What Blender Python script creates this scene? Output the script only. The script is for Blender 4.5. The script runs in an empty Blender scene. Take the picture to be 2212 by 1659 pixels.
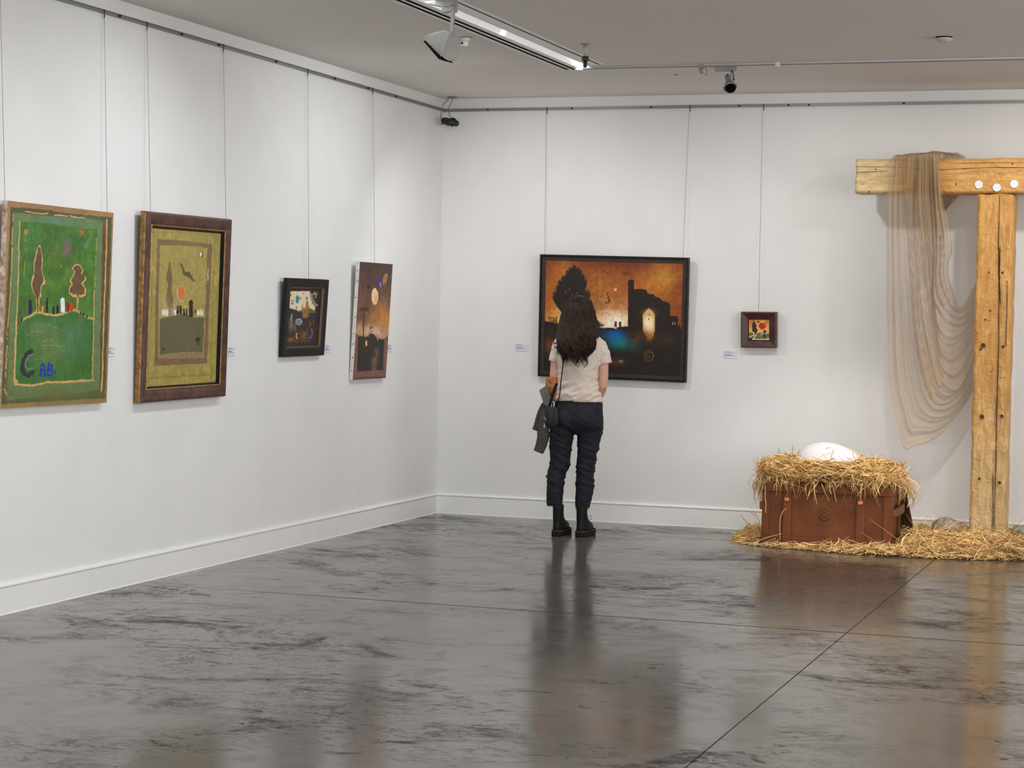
import bpy, bmesh, math, random
import numpy as np
from mathutils import Vector, Matrix, noise as mn
SC = bpy.context.scene
COL = SC.collection
random.seed(7)
RNG = np.random.default_rng(11)
PI = math.pi

EXPOSURE = -0.10
TUBE_E, REFL_E = 3.0, 0.25
WARM = (1.0, 0.985, 0.955); COOL = (0.95, 0.97, 1.0)
LIGHTS_SPOT = [
    ('wall_spot', (1.74, -2.1, 2.90), (0, -2.2, 1.25), 66, 126, .95, .05, COOL),
    ('wall_spot', (1.44, -4.6, 2.78), (0, -4.9, 1.25), 46, 126, .95, .05, COOL),
    ('wall_spot', (1.74, -6.8, 2.90), (0, -7.2, 1.25), 72, 126, .95, .05, COOL),
    ('wall_spot', (0.9, -1.66, 2.95), (0.85, 0, 1.15), 56, 116, .9, .05, WARM),
    ('wall_spot', (2.75, -1.66, 2.90), (2.7, 0, 1.2), 47, 116, .9, .05, WARM),
    ('wall_spot', (4.5, -1.66, 2.95), (4.3, 0, 1.15), 56, 116, .9, .05, WARM),
    ('nest_spot', (3.9, -3.0, 2.95), (3.15, -.8, .5), 130, 40, .6, .04, (1.0, .965, .945)),
]
LIGHTS_AREA = [
    ('overhead_area', (1.62, -5.5, 3.06), (1.62, -5.5, 0), 18, .12, 7.5, (.97, .98, 1)),  # light of the recessed ceiling strip
    ('overhead_area', (5.5, -7.5, 3.05), (5.5, -7.5, 0), 110, .3, 11, (1, .98, .96)),  # unseen overhead light, added as ambient fill
    ('bounce_fill', (8.2, -7.5, 3.0), (10, -7.5, 1.2), 450, .3, 14, (1, .98, .96)),  # unseen light added to bounce off the right wall
    ('bounce_fill', (5, -16.2, 3.0), (5, -18, 1.2), 380, 8, .3, (1, .98, .96)),  # unseen light added to bounce off the front wall
    ('room_fill', (9.9, -8.5, 1.7), (0, -8.5, 1.5), 330, 13, 1.9, (.98, .985, 1)),  # no window here: unseen panel added as fill towards the left wall
    ('room_fill', (5.2, -17.9, 1.7), (5.2, 0, 1.5), 170, 8, 1.9, (.98, .985, 1)),  # fill panel added behind the camera, brightens the back wall
]
# ------------------------------------------------------------------ colours and materials
def lin(c):
    c = np.asarray(c, float) / 255.0
    return np.where(c <= 0.04045, c / 12.92, ((c + 0.055) / 1.055) ** 2.4)

def M(name, col, rough=0.6, metal=0.0, var=0.0, vs=8.0, bump=0.0, bs=60.0, spec=0.5, stretch=(1, 1, 1), col2=None, emit=0.0, trans=0.0):
    m = bpy.data.materials.new(name); m.use_nodes = True
    nt = m.node_tree; b = nt.nodes['Principled BSDF']
    c = lin(col)
    b.inputs['Base Color'].default_value = (*c, 1)
    b.inputs['Roughness'].default_value = rough
    b.inputs['Metallic'].default_value = metal
    b.inputs['Specular IOR Level'].default_value = spec
    if trans: b.inputs['Transmission Weight'].default_value = trans
    if emit:
        b.inputs['Emission Color'].default_value = (*c, 1); b.inputs['Emission Strength'].default_value = emit
    if var or bump:
        tc = nt.nodes.new('ShaderNodeTexCoord'); mp = nt.nodes.new('ShaderNodeMapping')
        mp.inputs['Scale'].default_value = stretch
        nt.links.new(tc.outputs['Object'], mp.inputs['Vector'])
    if var:
        n = nt.nodes.new('ShaderNodeTexNoise'); n.inputs['Scale'].default_value = vs; n.inputs['Detail'].default_value = 5
        r = nt.nodes.new('ShaderNodeValToRGB')
        a = c * (1 - var); d = lin(col2) if col2 is not None else np.minimum(c * (1 + var), 1)
        r.color_ramp.elements[0].position = 0.32; r.color_ramp.elements[1].position = 0.68
        r.color_ramp.elements[0].color = (*a, 1); r.color_ramp.elements[1].color = (*d, 1)
        nt.links.new(mp.outputs[0], n.inputs['Vector']); nt.links.new(n.outputs['Fac'], r.inputs[0]); nt.links.new(r.outputs[0], b.inputs['Base Color'])
    if bump:
        n2 = nt.nodes.new('ShaderNodeTexNoise'); n2.inputs['Scale'].default_value = bs; n2.inputs['Detail'].default_value = 4
        bp = nt.nodes.new('ShaderNodeBump'); bp.inputs['Strength'].default_value = bump; bp.inputs['Distance'].default_value = 0.01
        nt.links.new(mp.outputs[0], n2.inputs['Vector']); nt.links.new(n2.outputs['Fac'], bp.inputs['Height']); nt.links.new(bp.outputs[0], b.inputs['Normal'])
    return m

def painted(name, rough=0.55, bump=0.12, bs=220.0):
    """pigment colours stored per vertex by the painting code below"""
    m = bpy.data.materials.new(name); m.use_nodes = True
    nt = m.node_tree; b = nt.nodes['Principled BSDF']
    a = nt.nodes.new('ShaderNodeAttribute'); a.attribute_name = 'pigment'
    nt.links.new(a.outputs['Color'], b.inputs['Base Color'])
    b.inputs['Roughness'].default_value = rough; b.inputs['Specular IOR Level'].default_value = 0.3
    tc = nt.nodes.new('ShaderNodeTexCoord'); n2 = nt.nodes.new('ShaderNodeTexNoise'); n2.inputs['Scale'].default_value = bs; n2.inputs['Detail'].default_value = 3
    bp = nt.nodes.new('ShaderNodeBump'); bp.inputs['Strength'].default_value = bump; bp.inputs['Distance'].default_value = 0.004
    nt.links.new(tc.outputs['Object'], n2.inputs['Vector']); nt.links.new(n2.outputs['Fac'], bp.inputs['Height']); nt.links.new(bp.outputs[0], b.inputs['Normal'])
    return m

# ------------------------------------------------------------------ objects
def tag(o, label=None, cat=None, group=None, kind=None):
    if label: o['label'] = label
    if cat: o['category'] = cat
    if group: o['group'] = group
    if kind: o['kind'] = kind
    return o

def thing(name, label, cat, loc=(0, 0, 0), mat=None, group=None):
    o = bpy.data.objects.new(name, None); COL.objects.link(o)
    if mat is not None: o.matrix_world = mat
    else: o.location = loc
    o.empty_display_size = 0.1
    return tag(o, label, cat, group)

def obj(name, mesh, mats, parent=None, label=None):
    o = bpy.data.objects.new(name, mesh); COL.objects.link(o)
    if not isinstance(mats, (list, tuple)): mats = [mats]
    if len(mesh.materials) == 0:
        for m in mats: mesh.materials.append(m)
    if parent is not None: o.parent = parent
    if label: o['label'] = label
    return o

class MB:
    """collects shapes that end up as one mesh object"""
    def __init__(s): s.v = []; s.f = []; s.mi = []; s.sm = []
    def add(s, v, f, mi=0, smooth=False):
        o = len(s.v); s.v += [tuple(map(float, p)) for p in v]
        for q in f: s.f.append([i + o for i in q]); s.mi.append(mi); s.sm.append(smooth)
    def box(s, x0, x1, y0, y1, z0, z1, mi=0):
        v = [(x0, y0, z0), (x1, y0, z0), (x1, y1, z0), (x0, y1, z0), (x0, y0, z1), (x1, y0, z1), (x1, y1, z1), (x0, y1, z1)]
        s.add(v, [(3, 2, 1, 0), (4, 5, 6, 7), (0, 1, 5, 4), (1, 2, 6, 5), (2, 3, 7, 6), (3, 0, 4, 7)], mi)
    def hexa(s, p, mi=0):
        s.add(p, [(3, 2, 1, 0), (4, 5, 6, 7), (0, 1, 5, 4), (1, 2, 6, 5), (2, 3, 7, 6), (3, 0, 4, 7)], mi)
    def prism(s, pts, d, mi=0):
        """polygon of 3-D points pushed along the vector d"""
        n = len(pts); d = Vector(d)
        a = [Vector(p) for p in pts]; b = [p + d for p in a]
        s.add(a + b, [tuple(range(n))[::-1], tuple(range(n, 2 * n))] + [(i, (i + 1) % n, n + (i + 1) % n, n + i) for i in range(n)], mi)
    def rings(s, R, caps=True, mi=0, smooth=True, closed=True):
        n = len(R[0]); v = [p for r in R for p in r]; f = []
        for k in range(len(R) - 1):
            for i in range(n if closed else n - 1):
                j = (i + 1) % n
                f.append((k * n + i, k * n + j, (k + 1) * n + j, (k + 1) * n + i))
        if caps and closed:
            f.append(tuple(range(n))[::-1]); f.append(tuple(range((len(R) - 1) * n, len(R) * n)))
        s.add(v, f, mi, smooth)
    def lathe(s, prof, c=(0, 0, 0), axis=(0, 0, 1), n=24, mi=0, caps=True):
        q = Vector((0, 0, 1)).rotation_difference(Vector(axis).normalized()); c = Vector(c)
        R = [[c + q @ Vector((r * math.cos(2 * PI * i / n), r * math.sin(2 * PI * i / n), z)) for i in range(n)] for r, z in prof]
        s.rings(R, caps, mi)
    def tube(s, pts, rad, n=8, mi=0, caps=True, flat=1.0):
        P = [Vector(p) for p in pts]; K = len(P)
        if not hasattr(rad, '__len__'): rad = [rad] * K
        R = []; up = None
        for k in range(K):
            t = (P[min(k + 1, K - 1)] - P[max(k - 1, 0)]).normalized()
            if up is None:
                up = Vector((0, 0, 1)) if abs(t.z) < 0.9 else Vector((0, 1, 0))
            a = (up - t * up.dot(t)).normalized(); b = t.cross(a); up = a
            R.append([P[k] + a * (rad[k] * math.cos(2 * PI * i / n)) + b * (rad[k] * flat * math.sin(2 * PI * i / n)) for i in range(n)])
        s.rings(R, caps, mi)
    def mesh(s, name='mesh'):
        me = bpy.data.meshes.new(name); me.from_pydata(s.v, [], s.f); me.update()
        me.polygons.foreach_set('material_index', s.mi); me.polygons.foreach_set('use_smooth', s.sm)
        return me
    def build(s, name, mats, parent=None, label=None):
        return obj(name, s.mesh(name), mats, parent, label)

def np_mesh(name, V, Q, smooth=False, col=None, mi=None):
    """mesh from numpy arrays: vertices (n,3) and quads (m,4)"""
    me = bpy.data.meshes.new(name); V = np.asarray(V, np.float32); Q = np.asarray(Q, np.int32)
    me.vertices.add(len(V)); me.vertices.foreach_set('co', V.ravel())
    me.loops.add(Q.size); me.loops.foreach_set('vertex_index', Q.ravel())
    k = Q.shape[1]
    me.polygons.add(len(Q)); me.polygons.foreach_set('loop_start', np.arange(0, Q.size, k, dtype=np.int32))
    me.polygons.foreach_set('use_smooth', np.full(len(Q), smooth))
    me.update(calc_edges=True); me.validate()
    if col is not None:
        a = me.color_attributes.new('pigment', 'FLOAT_COLOR', 'POINT')
        c = np.ones((len(V), 4), np.float32); c[:, :3] = col; a.data.foreach_set('color', c.ravel())
    return me

def bevel(o, w=0.004, seg=2):
    b = o.modifiers.new('bevel', 'BEVEL'); b.width = w; b.segments = seg; b.limit_method = 'ANGLE'; b.angle_limit = 0.6
    return o

def baked(mb, voxel, smooth_n=6, dec=None):
    """one continuous skin over the overlapping shapes of mb"""
    me = mb.mesh('tmp'); o = bpy.data.objects.new('tmp', me); COL.objects.link(o)
    r = o.modifiers.new('r', 'REMESH'); r.mode = 'VOXEL'; r.voxel_size = voxel
    if smooth_n:
        sm = o.modifiers.new('s', 'SMOOTH'); sm.iterations = smooth_n; sm.factor = 0.5
    dg = bpy.context.evaluated_depsgraph_get()
    out = bpy.data.meshes.new_from_object(o.evaluated_get(dg))
    bpy.data.objects.remove(o); bpy.data.meshes.remove(me)
    out.materials.clear()
    out.polygons.foreach_set('use_smooth', np.ones(len(out.polygons), bool))
    return out

def displace(me, fn):
    n = len(me.vertices); co = np.empty(n * 3, np.float32); me.vertices.foreach_get('co', co); co = co.reshape(-1, 3)
    no = np.empty(n * 3, np.float32); me.vertex_normals.foreach_get('vector', no); no = no.reshape(-1, 3)
    d = np.array([fn(c, q) for c, q in zip(co.tolist(), no.tolist())], np.float32)
    co = co + no * d[:, None]; me.vertices.foreach_set('co', co.ravel()); me.update()

def strands(P, rad, sides=3):
    """many thin stalks: P (n,k,3) paths, rad (n,k) radii -> vertices, quads"""
    P = np.asarray(P, float); n, k, _ = P.shape
    T = np.gradient(P, axis=1); T /= np.linalg.norm(T, axis=2, keepdims=True) + 1e-9
    ref = np.where(np.abs(T[..., 2:3]) < 0.8, np.array([0, 0, 1.0]), np.array([1.0, 0, 0]))
    A = np.cross(T, ref); A /= np.linalg.norm(A, axis=2, keepdims=True) + 1e-9
    B = np.cross(T, A)
    V = np.empty((n, k, sides, 3))
    for i in range(sides):
        a = 2 * PI * i / sides
        V[:, :, i] = P + (A * math.cos(a) + B * math.sin(a)) * rad[..., None]
    base = np.arange(n)[:, None, None] * k * sides + np.arange(k - 1)[None, :, None] * sides
    i = np.arange(sides)[None, None, :]; j = (i + 1) % sides
    Q = np.stack([base + i, base + j, base + sides + j, base + sides + i], -1)
    return V.reshape(-1, 3), Q.reshape(-1, 4)

def catmull(pts, n):
    """n points evenly spread along a smooth curve through pts"""
    P = np.asarray(pts, float); P = np.vstack([2 * P[0] - P[1], P, 2 * P[-1] - P[-2]]); out = []
    for k in range(1, len(P) - 2):
        t = np.linspace(0, 1, 16, endpoint=False)[:, None]
        a, b, c, d = P[k - 1], P[k], P[k + 1], P[k + 2]
        out.append(0.5 * ((2 * b) + (c - a) * t + (2 * a - 5 * b + 4 * c - d) * t ** 2 + (3 * b - a - 3 * c + d) * t ** 3))
    out = np.vstack(out + [P[-2][None]])
    s = np.r_[0, np.cumsum(np.linalg.norm(np.diff(out, axis=0), axis=1))]
    q = np.linspace(0, s[-1], n)
    return np.stack([np.interp(q, s, out[:, i]) for i in range(out.shape[1])], 1)

# ------------------------------------------------------------------ camera (solved from the room's straight lines)
CAM = Vector((5.40563, -14.00041, 1.47)); F_PX = 4345.85
AX_R = Vector((0.94499812, 0.32644372, 0.02032363)); AX_U = Vector((-0.02997459, 0.02456036, 0.99924887)); AX_F = Vector((-0.32569937, 0.9448975, -0.03299451))
cd = bpy.data.cameras.new('camera'); cam = bpy.data.objects.new('camera', cd); COL.objects.link(cam)
cd.sensor_fit = 'HORIZONTAL'; cd.sensor_width = 36.0; cd.lens = F_PX / 2212 * 36.0; cd.clip_end = 200
cam.matrix_world = Matrix(((AX_R.x, AX_U.x, -AX_F.x, CAM.x), (AX_R.y, AX_U.y, -AX_F.y, CAM.y), (AX_R.z, AX_U.z, -AX_F.z, CAM.z), (0, 0, 0, 1)))
SC.camera = cam
def survey(px, py, y):
    """where a point measured in the photograph stands in the room, at the distance y from the back wall"""
    d = AX_F + AX_R * ((px - 1106) / F_PX) - AX_U * ((py - 829.5) / F_PX)
    return CAM + d * ((y - CAM.y) / d.y)

# ------------------------------------------------------------------ room
CEIL = 3.08
XR, YF = 10.0, -18.0
m_wall = M('wall_paint', (225, 225, 224), 0.75, var=0.02, vs=3, bump=0.03, bs=90, spec=0.25)
m_ceil = M('ceiling_paint', (224, 219, 214), 0.85, bump=0.05, bs=120, spec=0.2)
m_trim = M('baseboard_paint', (232, 232, 230), 0.4, var=0.015, vs=6, spec=0.4)
def struct(name, mb, m): return tag(mb.build(name, m), kind='structure')
b = MB(); b.box(-0.2, 0, YF - 0.2, 0.2, 0, CEIL + 0.5); struct('wall_left', b, m_wall)
b = MB(); b.box(0, XR, 0, 0.2, 0, CEIL + 0.5); struct('wall_back', b, m_wall)
b = MB(); b.box(XR, XR + 0.2, YF - 0.2, 0.2, 0, CEIL + 0.5); struct('wall_right', b, m_wall)
b = MB(); b.box(0, XR, YF - 0.2, YF, 0, CEIL + 0.5); struct('wall_front', b, m_wall)
# ceiling with the long recess for the lamp and the air slots
SX0, SX1, SY1, SY0 = 1.424, 1.766, -1.53, -17.0
b = MB()
b.box(0, SX0, YF, 0, CEIL, CEIL + 0.12); b.box(SX1, XR, YF, 0, CEIL, CEIL + 0.12); b.box(SX0, SX1, SY1, 0, CEIL, CEIL + 0.12); b.box(SX0, SX1, YF, SY0, CEIL, CEIL + 0.12)
b.box(SX0 - 0.02, SX1 + 0.02, SY0 - 0.02, SY1 + 0.02, CEIL + 0.14, CEIL + 0.16)
struct('ceiling', b, m_ceil)

def floor_mat():
    m = bpy.data.materials.new('polished_concrete'); m.use_nodes = True; nt = m.node_tree; N = nt.nodes; L = nt.links
    b = N['Principled BSDF']; tc = N.new('ShaderNodeTexCoord')
    def noise(sc, det, dist=0.0, stretch=(1, 1, 1), rough=0.6, off=(0, 0, 0)):
        mp = N.new('ShaderNodeMapping'); mp.inputs['Scale'].default_value = stretch; mp.inputs['Location'].default_value = off
        n = N.new('ShaderNodeTexNoise'); n.inputs['Scale'].default_value = sc; n.inputs['Detail'].default_value = det; n.inputs['Distortion'].default_value = dist; n.inputs['Roughness'].default_value = rough
        L.new(tc.outputs['Object'], mp.inputs['Vector']); L.new(mp.outputs[0], n.inputs['Vector']); return n.outputs['Fac']
    def ramp(x, p0, p1, c0=0.0, c1=1.0):
        r = N.new('ShaderNodeMapRange'); r.inputs['From Min'].default_value = p0; r.inputs['From Max'].default_value = p1; r.inputs['To Min'].default_value = c0; r.inputs['To Max'].default_value = c1
        L.new(x, r.inputs['Value']); return r.outputs[0]
    def op(o, a, c):
        k = N.new('ShaderNodeMath'); k.operation = o
        for i, x in enumerate((a, c)):
            if isinstance(x, (int, float)): k.inputs[i].default_value = x
            else: L.new(x, k.inputs[i])
        return k.outputs[0]
    def mix(f, a, c):
        k = N.new('ShaderNodeMix'); k.data_type = 'RGBA'
        L.new(f, k.inputs[0])
        for i, x in ((6, a), (7, c)):
            if isinstance(x, tuple): k.inputs[i].default_value = (*x, 1)
            else: L.new(x, k.inputs[i])
        return k.outputs[2]
    iso = (0.8, 1.15, 1)
    big = ramp(noise(0.62, 5, 0.5, iso, 0.6), 0.44, 0.60)                       # worn areas
    soft = ramp(noise(1.9, 9, 0.8, iso, 0.78), 0.49, 0.62)                        # soft clouds of grime
    mid = ramp(noise(5.5, 8, 1.3, iso, 0.75, (2, 3, 0)), 0.50, 0.62)              # smears
    fine = ramp(noise(26, 5, 0.8, iso, 0.8), 0.50, 0.60)                         # scuffs
    grain = ramp(noise(160, 3, 0.0, (1, 1, 1), 0.8), 0.35, 0.65, -1.0, 1.0)
    few = ramp(noise(1.3, 4, 0.6, (1, 1, 1), 0.55, (11, 2, 0)), 0.50, 0.60)
    tear = op('MULTIPLY', few, ramp(noise(12, 6, 1.6, (0.55, 1.5, 1), 0.75, (5, 5, 0)), 0.55, 0.59))
    scr = ramp(noise(2.0, 4, 3.0, (0.6, 2.2, 1), 0.6, (3, 7, 0)), 0.492, 0.500); scr2 = ramp(noise(2.0, 4, 3.0, (0.6, 2.2, 1), 0.6, (3, 7, 0)), 0.510, 0.502)
    line = op('MULTIPLY', op('MULTIPLY', scr, scr2), op('MULTIPLY', few, 0.5))
    g1 = op('MULTIPLY', op('ADD', op('MULTIPLY', big, 0.65), 0.35), op('ADD', op('MULTIPLY', soft, 0.62), op('MULTIPLY', mid, 0.34)))
    g2 = op('ADD', g1, op('MULTIPLY', op('MULTIPLY', big, fine), 0.32))
    dark = op('MINIMUM', op('MULTIPLY', op('ADD', op('ADD', g2, op('MULTIPLY', tear, 0.5)), line), 1.3), 1.0)
    cloud = ramp(noise(0.9, 6, 0.8, (1, 1, 1), 0.65, (1, 9, 0)), 0.3, 0.7)
    warm = ramp(noise(0.5, 2, 0.2, (1, 1, 1), 0.5, (4, 4, 0)), 0.45, 0.65)
    c1 = mix(cloud, FL_DARK, FL_LIGHT)
    c1 = mix(op('MULTIPLY', warm, 0.3), c1, (0.085, 0.069, 0.06))
    c1 = mix(op('ADD', op('MULTIPLY', grain, 0.10), 0.10), c1, (0.17, 0.166, 0.155))
    c2 = mix(op('MULTIPLY', dark, 0.92), c1, (0.014, 0.013, 0.011))
    # saw-cut joints
    sx = N.new('ShaderNodeSeparateXYZ'); L.new(tc.outputs['Object'], sx.inputs[0])
    def cut(axis, at, w):
        d = op('ABSOLUTE', op('SUBTRACT', sx.outputs[axis], at), 0.0); return op('LESS_THAN', d, w)
    j = op('MAXIMUM', cut(0, 3.825, 0.0032), op('MULTIPLY', cut(1, -4.448, 0.009), ramp(sx.outputs[0], 0.3, 1.3)))
    j = op('MAXIMUM', j, op('MAXIMUM', cut(0, 7.4, 0.0032), cut(1, -12.0, 0.006)))
    c3 = mix(j, c2, (0.02, 0.017, 0.015))
    L.new(c3, b.inputs['Base Color'])
    rg = op('ADD', op('MULTIPLY', dark, 0.26), ramp(noise(1.7, 4, 0.5, (1, 1, 1), 0.6, (2, 6, 0)), 0.3, 0.7, FL_R0, FL_R1))
    rg = op('ADD', rg, op('MULTIPLY', j, 0.6)); L.new(rg, b.inputs['Roughness'])
    L.new(op('MULTIPLY', op('SUBTRACT', 1.0, op('MULTIPLY', dark, 0.82)), FL_SPEC), b.inputs['Specular IOR Level'])
    bp = N.new('ShaderNodeBump'); bp.inputs['Strength'].default_value = 0.05; bp.inputs['Distance'].default_value = 0.004
    L.new(noise(9, 5, 0.5, (0.7, 1.2, 1), 0.6), bp.inputs['Height']); L.new(bp.outputs[0], b.inputs['Normal'])
    return m
FL_DARK, FL_LIGHT, FL_R0, FL_R1, FL_SPEC = (0.082, 0.077, 0.067), (0.182, 0.169, 0.144), 0.10, 0.17, 0.52
b = MB(); b.box(-0.2, XR + 0.2, YF - 0.2, 0.2, -0.2, 0); struct('floor', b, floor_mat())

def skirting(name, along, length, yflip):
    """flat board with a rounded bead on top; profile is (out, up)"""
    prof = [(0, 0), (0.016, 0), (0.016, 0.004), (0.013, 0.007), (0.013, 0.129), (0.0145, 0.131), (0.0175, 0.135), (0.0175, 0.141), (0.0145, 0.146), (0.006, 0.15), (0, 0.15)]
    bb = MB()
    if along == 'y': bb.prism([(o, 0, u) for o, u in prof], (0, YF, 0))
    else: bb.prism([(0, -o, u) for o, u in prof], (XR, 0, 0))
    return tag(bb.build(name, m_trim), kind='structure')
skirting('baseboard_left', 'y', 18, 1); skirting('baseboard_back', 'x', 9, 1)
# picture rails: aluminium angle on both walls, with small dark screw heads
m_rail = M('rail_aluminium', (150, 150, 148), 0.45, 0.6)
m_black = M('black_plastic', (22, 22, 22), 0.5)
def rail(name, horiz):
    bb = MB()
    prof = [(0, 2.985), (0.012, 2.985), (0.012, 2.989), (0.004, 2.991), (0.004, 3.003), (0.012, 3.003), (0.012, 3.007), (0, 3.007)]
    if horiz: bb.prism([(0, -o, z) for o, z in prof], (XR, 0, 0))
    else: bb.prism([(o, 0, z) for o, z in prof], (0, YF, 0))
    r = tag(bb.build(name, m_rail), kind='structure')
    pts = [0.352, 0.999, 1.593, 2.236, 2.589, 2.733, 3.39] if horiz else [-4.724, -4.054, -3.614, -2.862, -1.991, -1.442, -0.951]
    for p in pts:
        s = MB(); s.lathe([(0.0065, 0), (0.0065, 0.008), (0.003, 0.011)], (p, -0.006, 2.996) if horiz else (0.006, p, 2.996), (0, -1, 0) if horiz else (1, 0, 0), 10)
        s.build('screw', m_black, r)
    return r
rail('trim_1', False); rail('trim_2', True)
# ------------------------------------------------------------------ the paintings
def vnoise(shape, cell, seed, octaves=3):
    """smooth value noise, about 0 mean, 1 range"""
    r = np.random.default_rng(seed); ny, nx = shape; out = np.zeros(shape); amp = 1.0; tot = 0
    for o in range(octaves):
        c = max(cell / 2 ** o, 1.0); gy, gx = int(ny / c) + 3, int(nx / c) + 3
        g = r.random((gy, gx)) - 0.5
        y = np.arange(ny) / c; x = np.arange(nx) / c; yi = y.astype(int); xi = x.astype(int)
        fy = (y - yi); fx = (x - xi); fy = fy * fy * (3 - 2 * fy); fx = fx * fx * (3 - 2 * fx)
        a = g[yi][:, xi]; b_ = g[yi][:, xi + 1]; c_ = g[yi + 1][:, xi]; d = g[yi + 1][:, xi + 1]
        out += amp * ((a * (1 - fx) + b_ * fx) * (1 - fy)[:, None] + (c_ * (1 - fx) + d * fx) * fy[:, None]); tot += amp; amp *= 0.55
    return out / tot * 2

class Art:
    """pigment on a canvas of W x H metres; shapes are drawn in the units of a survey sketch whose corner marks (top-left, top-right, bottom-right, bottom-left) are given"""
    def __init__(s, W, H, res, marks, seed=1, wob=5, cell=9):
        s.W, s.H = W, H; s.nx = max(int(W / res), 8) + 1; s.ny = max(int(H / res), 8) + 1
        u = np.linspace(0, 1, s.nx)[None, :]; v = np.linspace(0, 1, s.ny)[:, None]
        u, v = np.broadcast_arrays(u, v)
        (x0, y0), (x1, y1), (x2, y2), (x3, y3) = marks      # projective map from the unit square
        dx1, dx2, sx = x1 - x2, x3 - x2, x0 - x1 + x2 - x3; dy1, dy2, sy = y1 - y2, y3 - y2, y0 - y1 + y2 - y3
        D = dx1 * dy2 - dx2 * dy1; g = (sx * dy2 - dx2 * sy) / D; h = (dx1 * sy - sx * dy1) / D
        w = g * u + h * v + 1
        s.X0 = ((x1 - x0 + g * x1) * u + (x3 - x0 + h * x3) * v + x0) / w; s.Y0 = ((y1 - y0 + g * y1) * u + (y3 - y0 + h * y3) * v + y0) / w
        s.seed = seed; s.sh = (s.ny, s.nx); s.u, s.v = u, v
        s.X = s.X0 + wob * vnoise(s.sh, cell, seed); s.Y = s.Y0 + wob * vnoise(s.sh, cell, seed + 1)
        s.c = np.zeros((s.ny, s.nx, 3))
    def put(s, m, col):
        m = np.clip(m, 0, 1)[..., None]; s.c = s.c * (1 - m) + np.asarray(col, float) * m
    def fill(s, col): s.c[:] = col
    def inside(s, pts):
        P = np.asarray(pts, float); r = np.zeros(s.sh, bool); n = len(P)
        for i in range(n):
            (xa, ya), (xb, yb) = P[i], P[(i + 1) % n]
            if ya == yb: continue
            c = (s.Y < max(ya, yb)) & (s.Y >= min(ya, yb)); r ^= c & (s.X < xa + (s.Y - ya) * (xb - xa) / (yb - ya))
        return r
    def poly(s, pts, col, a=1.0): s.put(s.inside(pts) * a, col)
    def ell(s, cx, cy, rx, ry, col, rot=0.0, a=1.0):
        c, q = math.cos(rot), math.sin(rot); x = (s.X - cx) * c + (s.Y - cy) * q; y = -(s.X - cx) * q + (s.Y - cy) * c
        s.put(((x / rx) ** 2 + (y / ry) ** 2 < 1) * a, col)
    def glow(s, cx, cy, rx, ry, col, a=1.0, p=1.0):
        d = ((s.X - cx) / rx) ** 2 + ((s.Y - cy) / ry) ** 2; s.put(a * np.exp(-d ** p), col)
    def dist(s, pts):
        d = np.full(s.sh, 1e9); P = np.asarray(pts, float)
        for (xa, ya), (xb, yb) in zip(P[:-1], P[1:]):
            l2 = (xb - xa) ** 2 + (yb - ya) ** 2 + 1e-9; t = np.clip(((s.X - xa) * (xb - xa) + (s.Y - ya) * (yb - ya)) / l2, 0, 1)
            d = np.minimum(d, np.hypot(s.X - xa - t * (xb - xa), s.Y - ya - t * (yb - ya)))
        return d
    def stroke(s, pts, w, col, a=1.0, gaps=0.0):
        m = s.dist(pts) < w / 2
        if gaps: m = m & (vnoise(s.sh, 8, s.seed + 9) > gaps - 0.6)
        s.put(m * a, col)
    def pill(s, cx, cy, w, h, col): s.stroke([(cx, cy - (h - w) / 2), (cx, cy + (h - w) / 2)], w, col)
    def brush(s, amp, cell=14, seed=0, stretch=(1, 1)):
        ny, nx = int(s.ny * stretch[1]) + 2, int(s.nx * stretch[0]) + 2
        n = vnoise((ny, nx), cell, s.seed + 20 + seed, 4)
        yi = np.clip((np.arange(s.ny) * stretch[1]).astype(int), 0, ny - 1); xi = np.clip((np.arange(s.nx) * stretch[0]).astype(int), 0, nx - 1)
        s.c = s.c * (1 + amp * n[yi][:, xi][..., None])
    def mesh(s, name, gain=0.74):
        col = lin(np.clip(s.c, 0, 255)); col = np.clip(col / gain, 0, 0.9)
        x = s.u * s.W; z = s.H - s.v * s.H
        V = np.stack([x, np.zeros_like(x), z], -1).reshape(-1, 3); C3 = col.reshape(-1, 3)
        i = np.arange(s.ny - 1)[:, None] * s.nx + np.arange(s.nx - 1)[None, :]
        Q = np.stack([i + s.nx, i + s.nx + 1, i + 1, i], -1).reshape(-1, 4)
        return np_mesh(name, V, Q, False, C3)

m_paint = painted('oil_paint')
m_paint_thick = painted('oil_paint_thick', 0.5, 0.3, 120)
m_linen = M('raw_canvas_back', (170, 150, 120), 0.9)
FACE_LIFT = 0.0006

def hang_matrix(wall, q, th):
    s0, zb, W, H, t, r = q
    # local: x along the wall to the right, -y out of the wall, z up; the origin is the middle of the lower front edge
    loc = Matrix.Translation((th, s0 + W / 2, zb)) if wall == 'L' else Matrix.Translation((s0 + W / 2, -th, zb))
    rz = Matrix.Rotation(PI / 2, 4, 'Z') if wall == 'L' else Matrix.Identity(4)
    return loc @ rz @ Matrix.Rotation(t, 4, 'X') @ Matrix.Rotation(r, 4, 'Y')

def frame_mesh(W, H, prof, mi=0):
    """mitred moulding: prof is a closed section of (inset from the outer edge, y) with y = 0 at the front and + towards the wall"""
    mb = MB(); R = []
    for i, y in prof:
        R.append([(-W / 2 + i, y, i), (W / 2 - i, y, i), (W / 2 - i, y, H - i), (-W / 2 + i, y, H - i)])
    R.append(R[0]); mb.rings(R, caps=False, smooth=False)
    return mb

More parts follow.
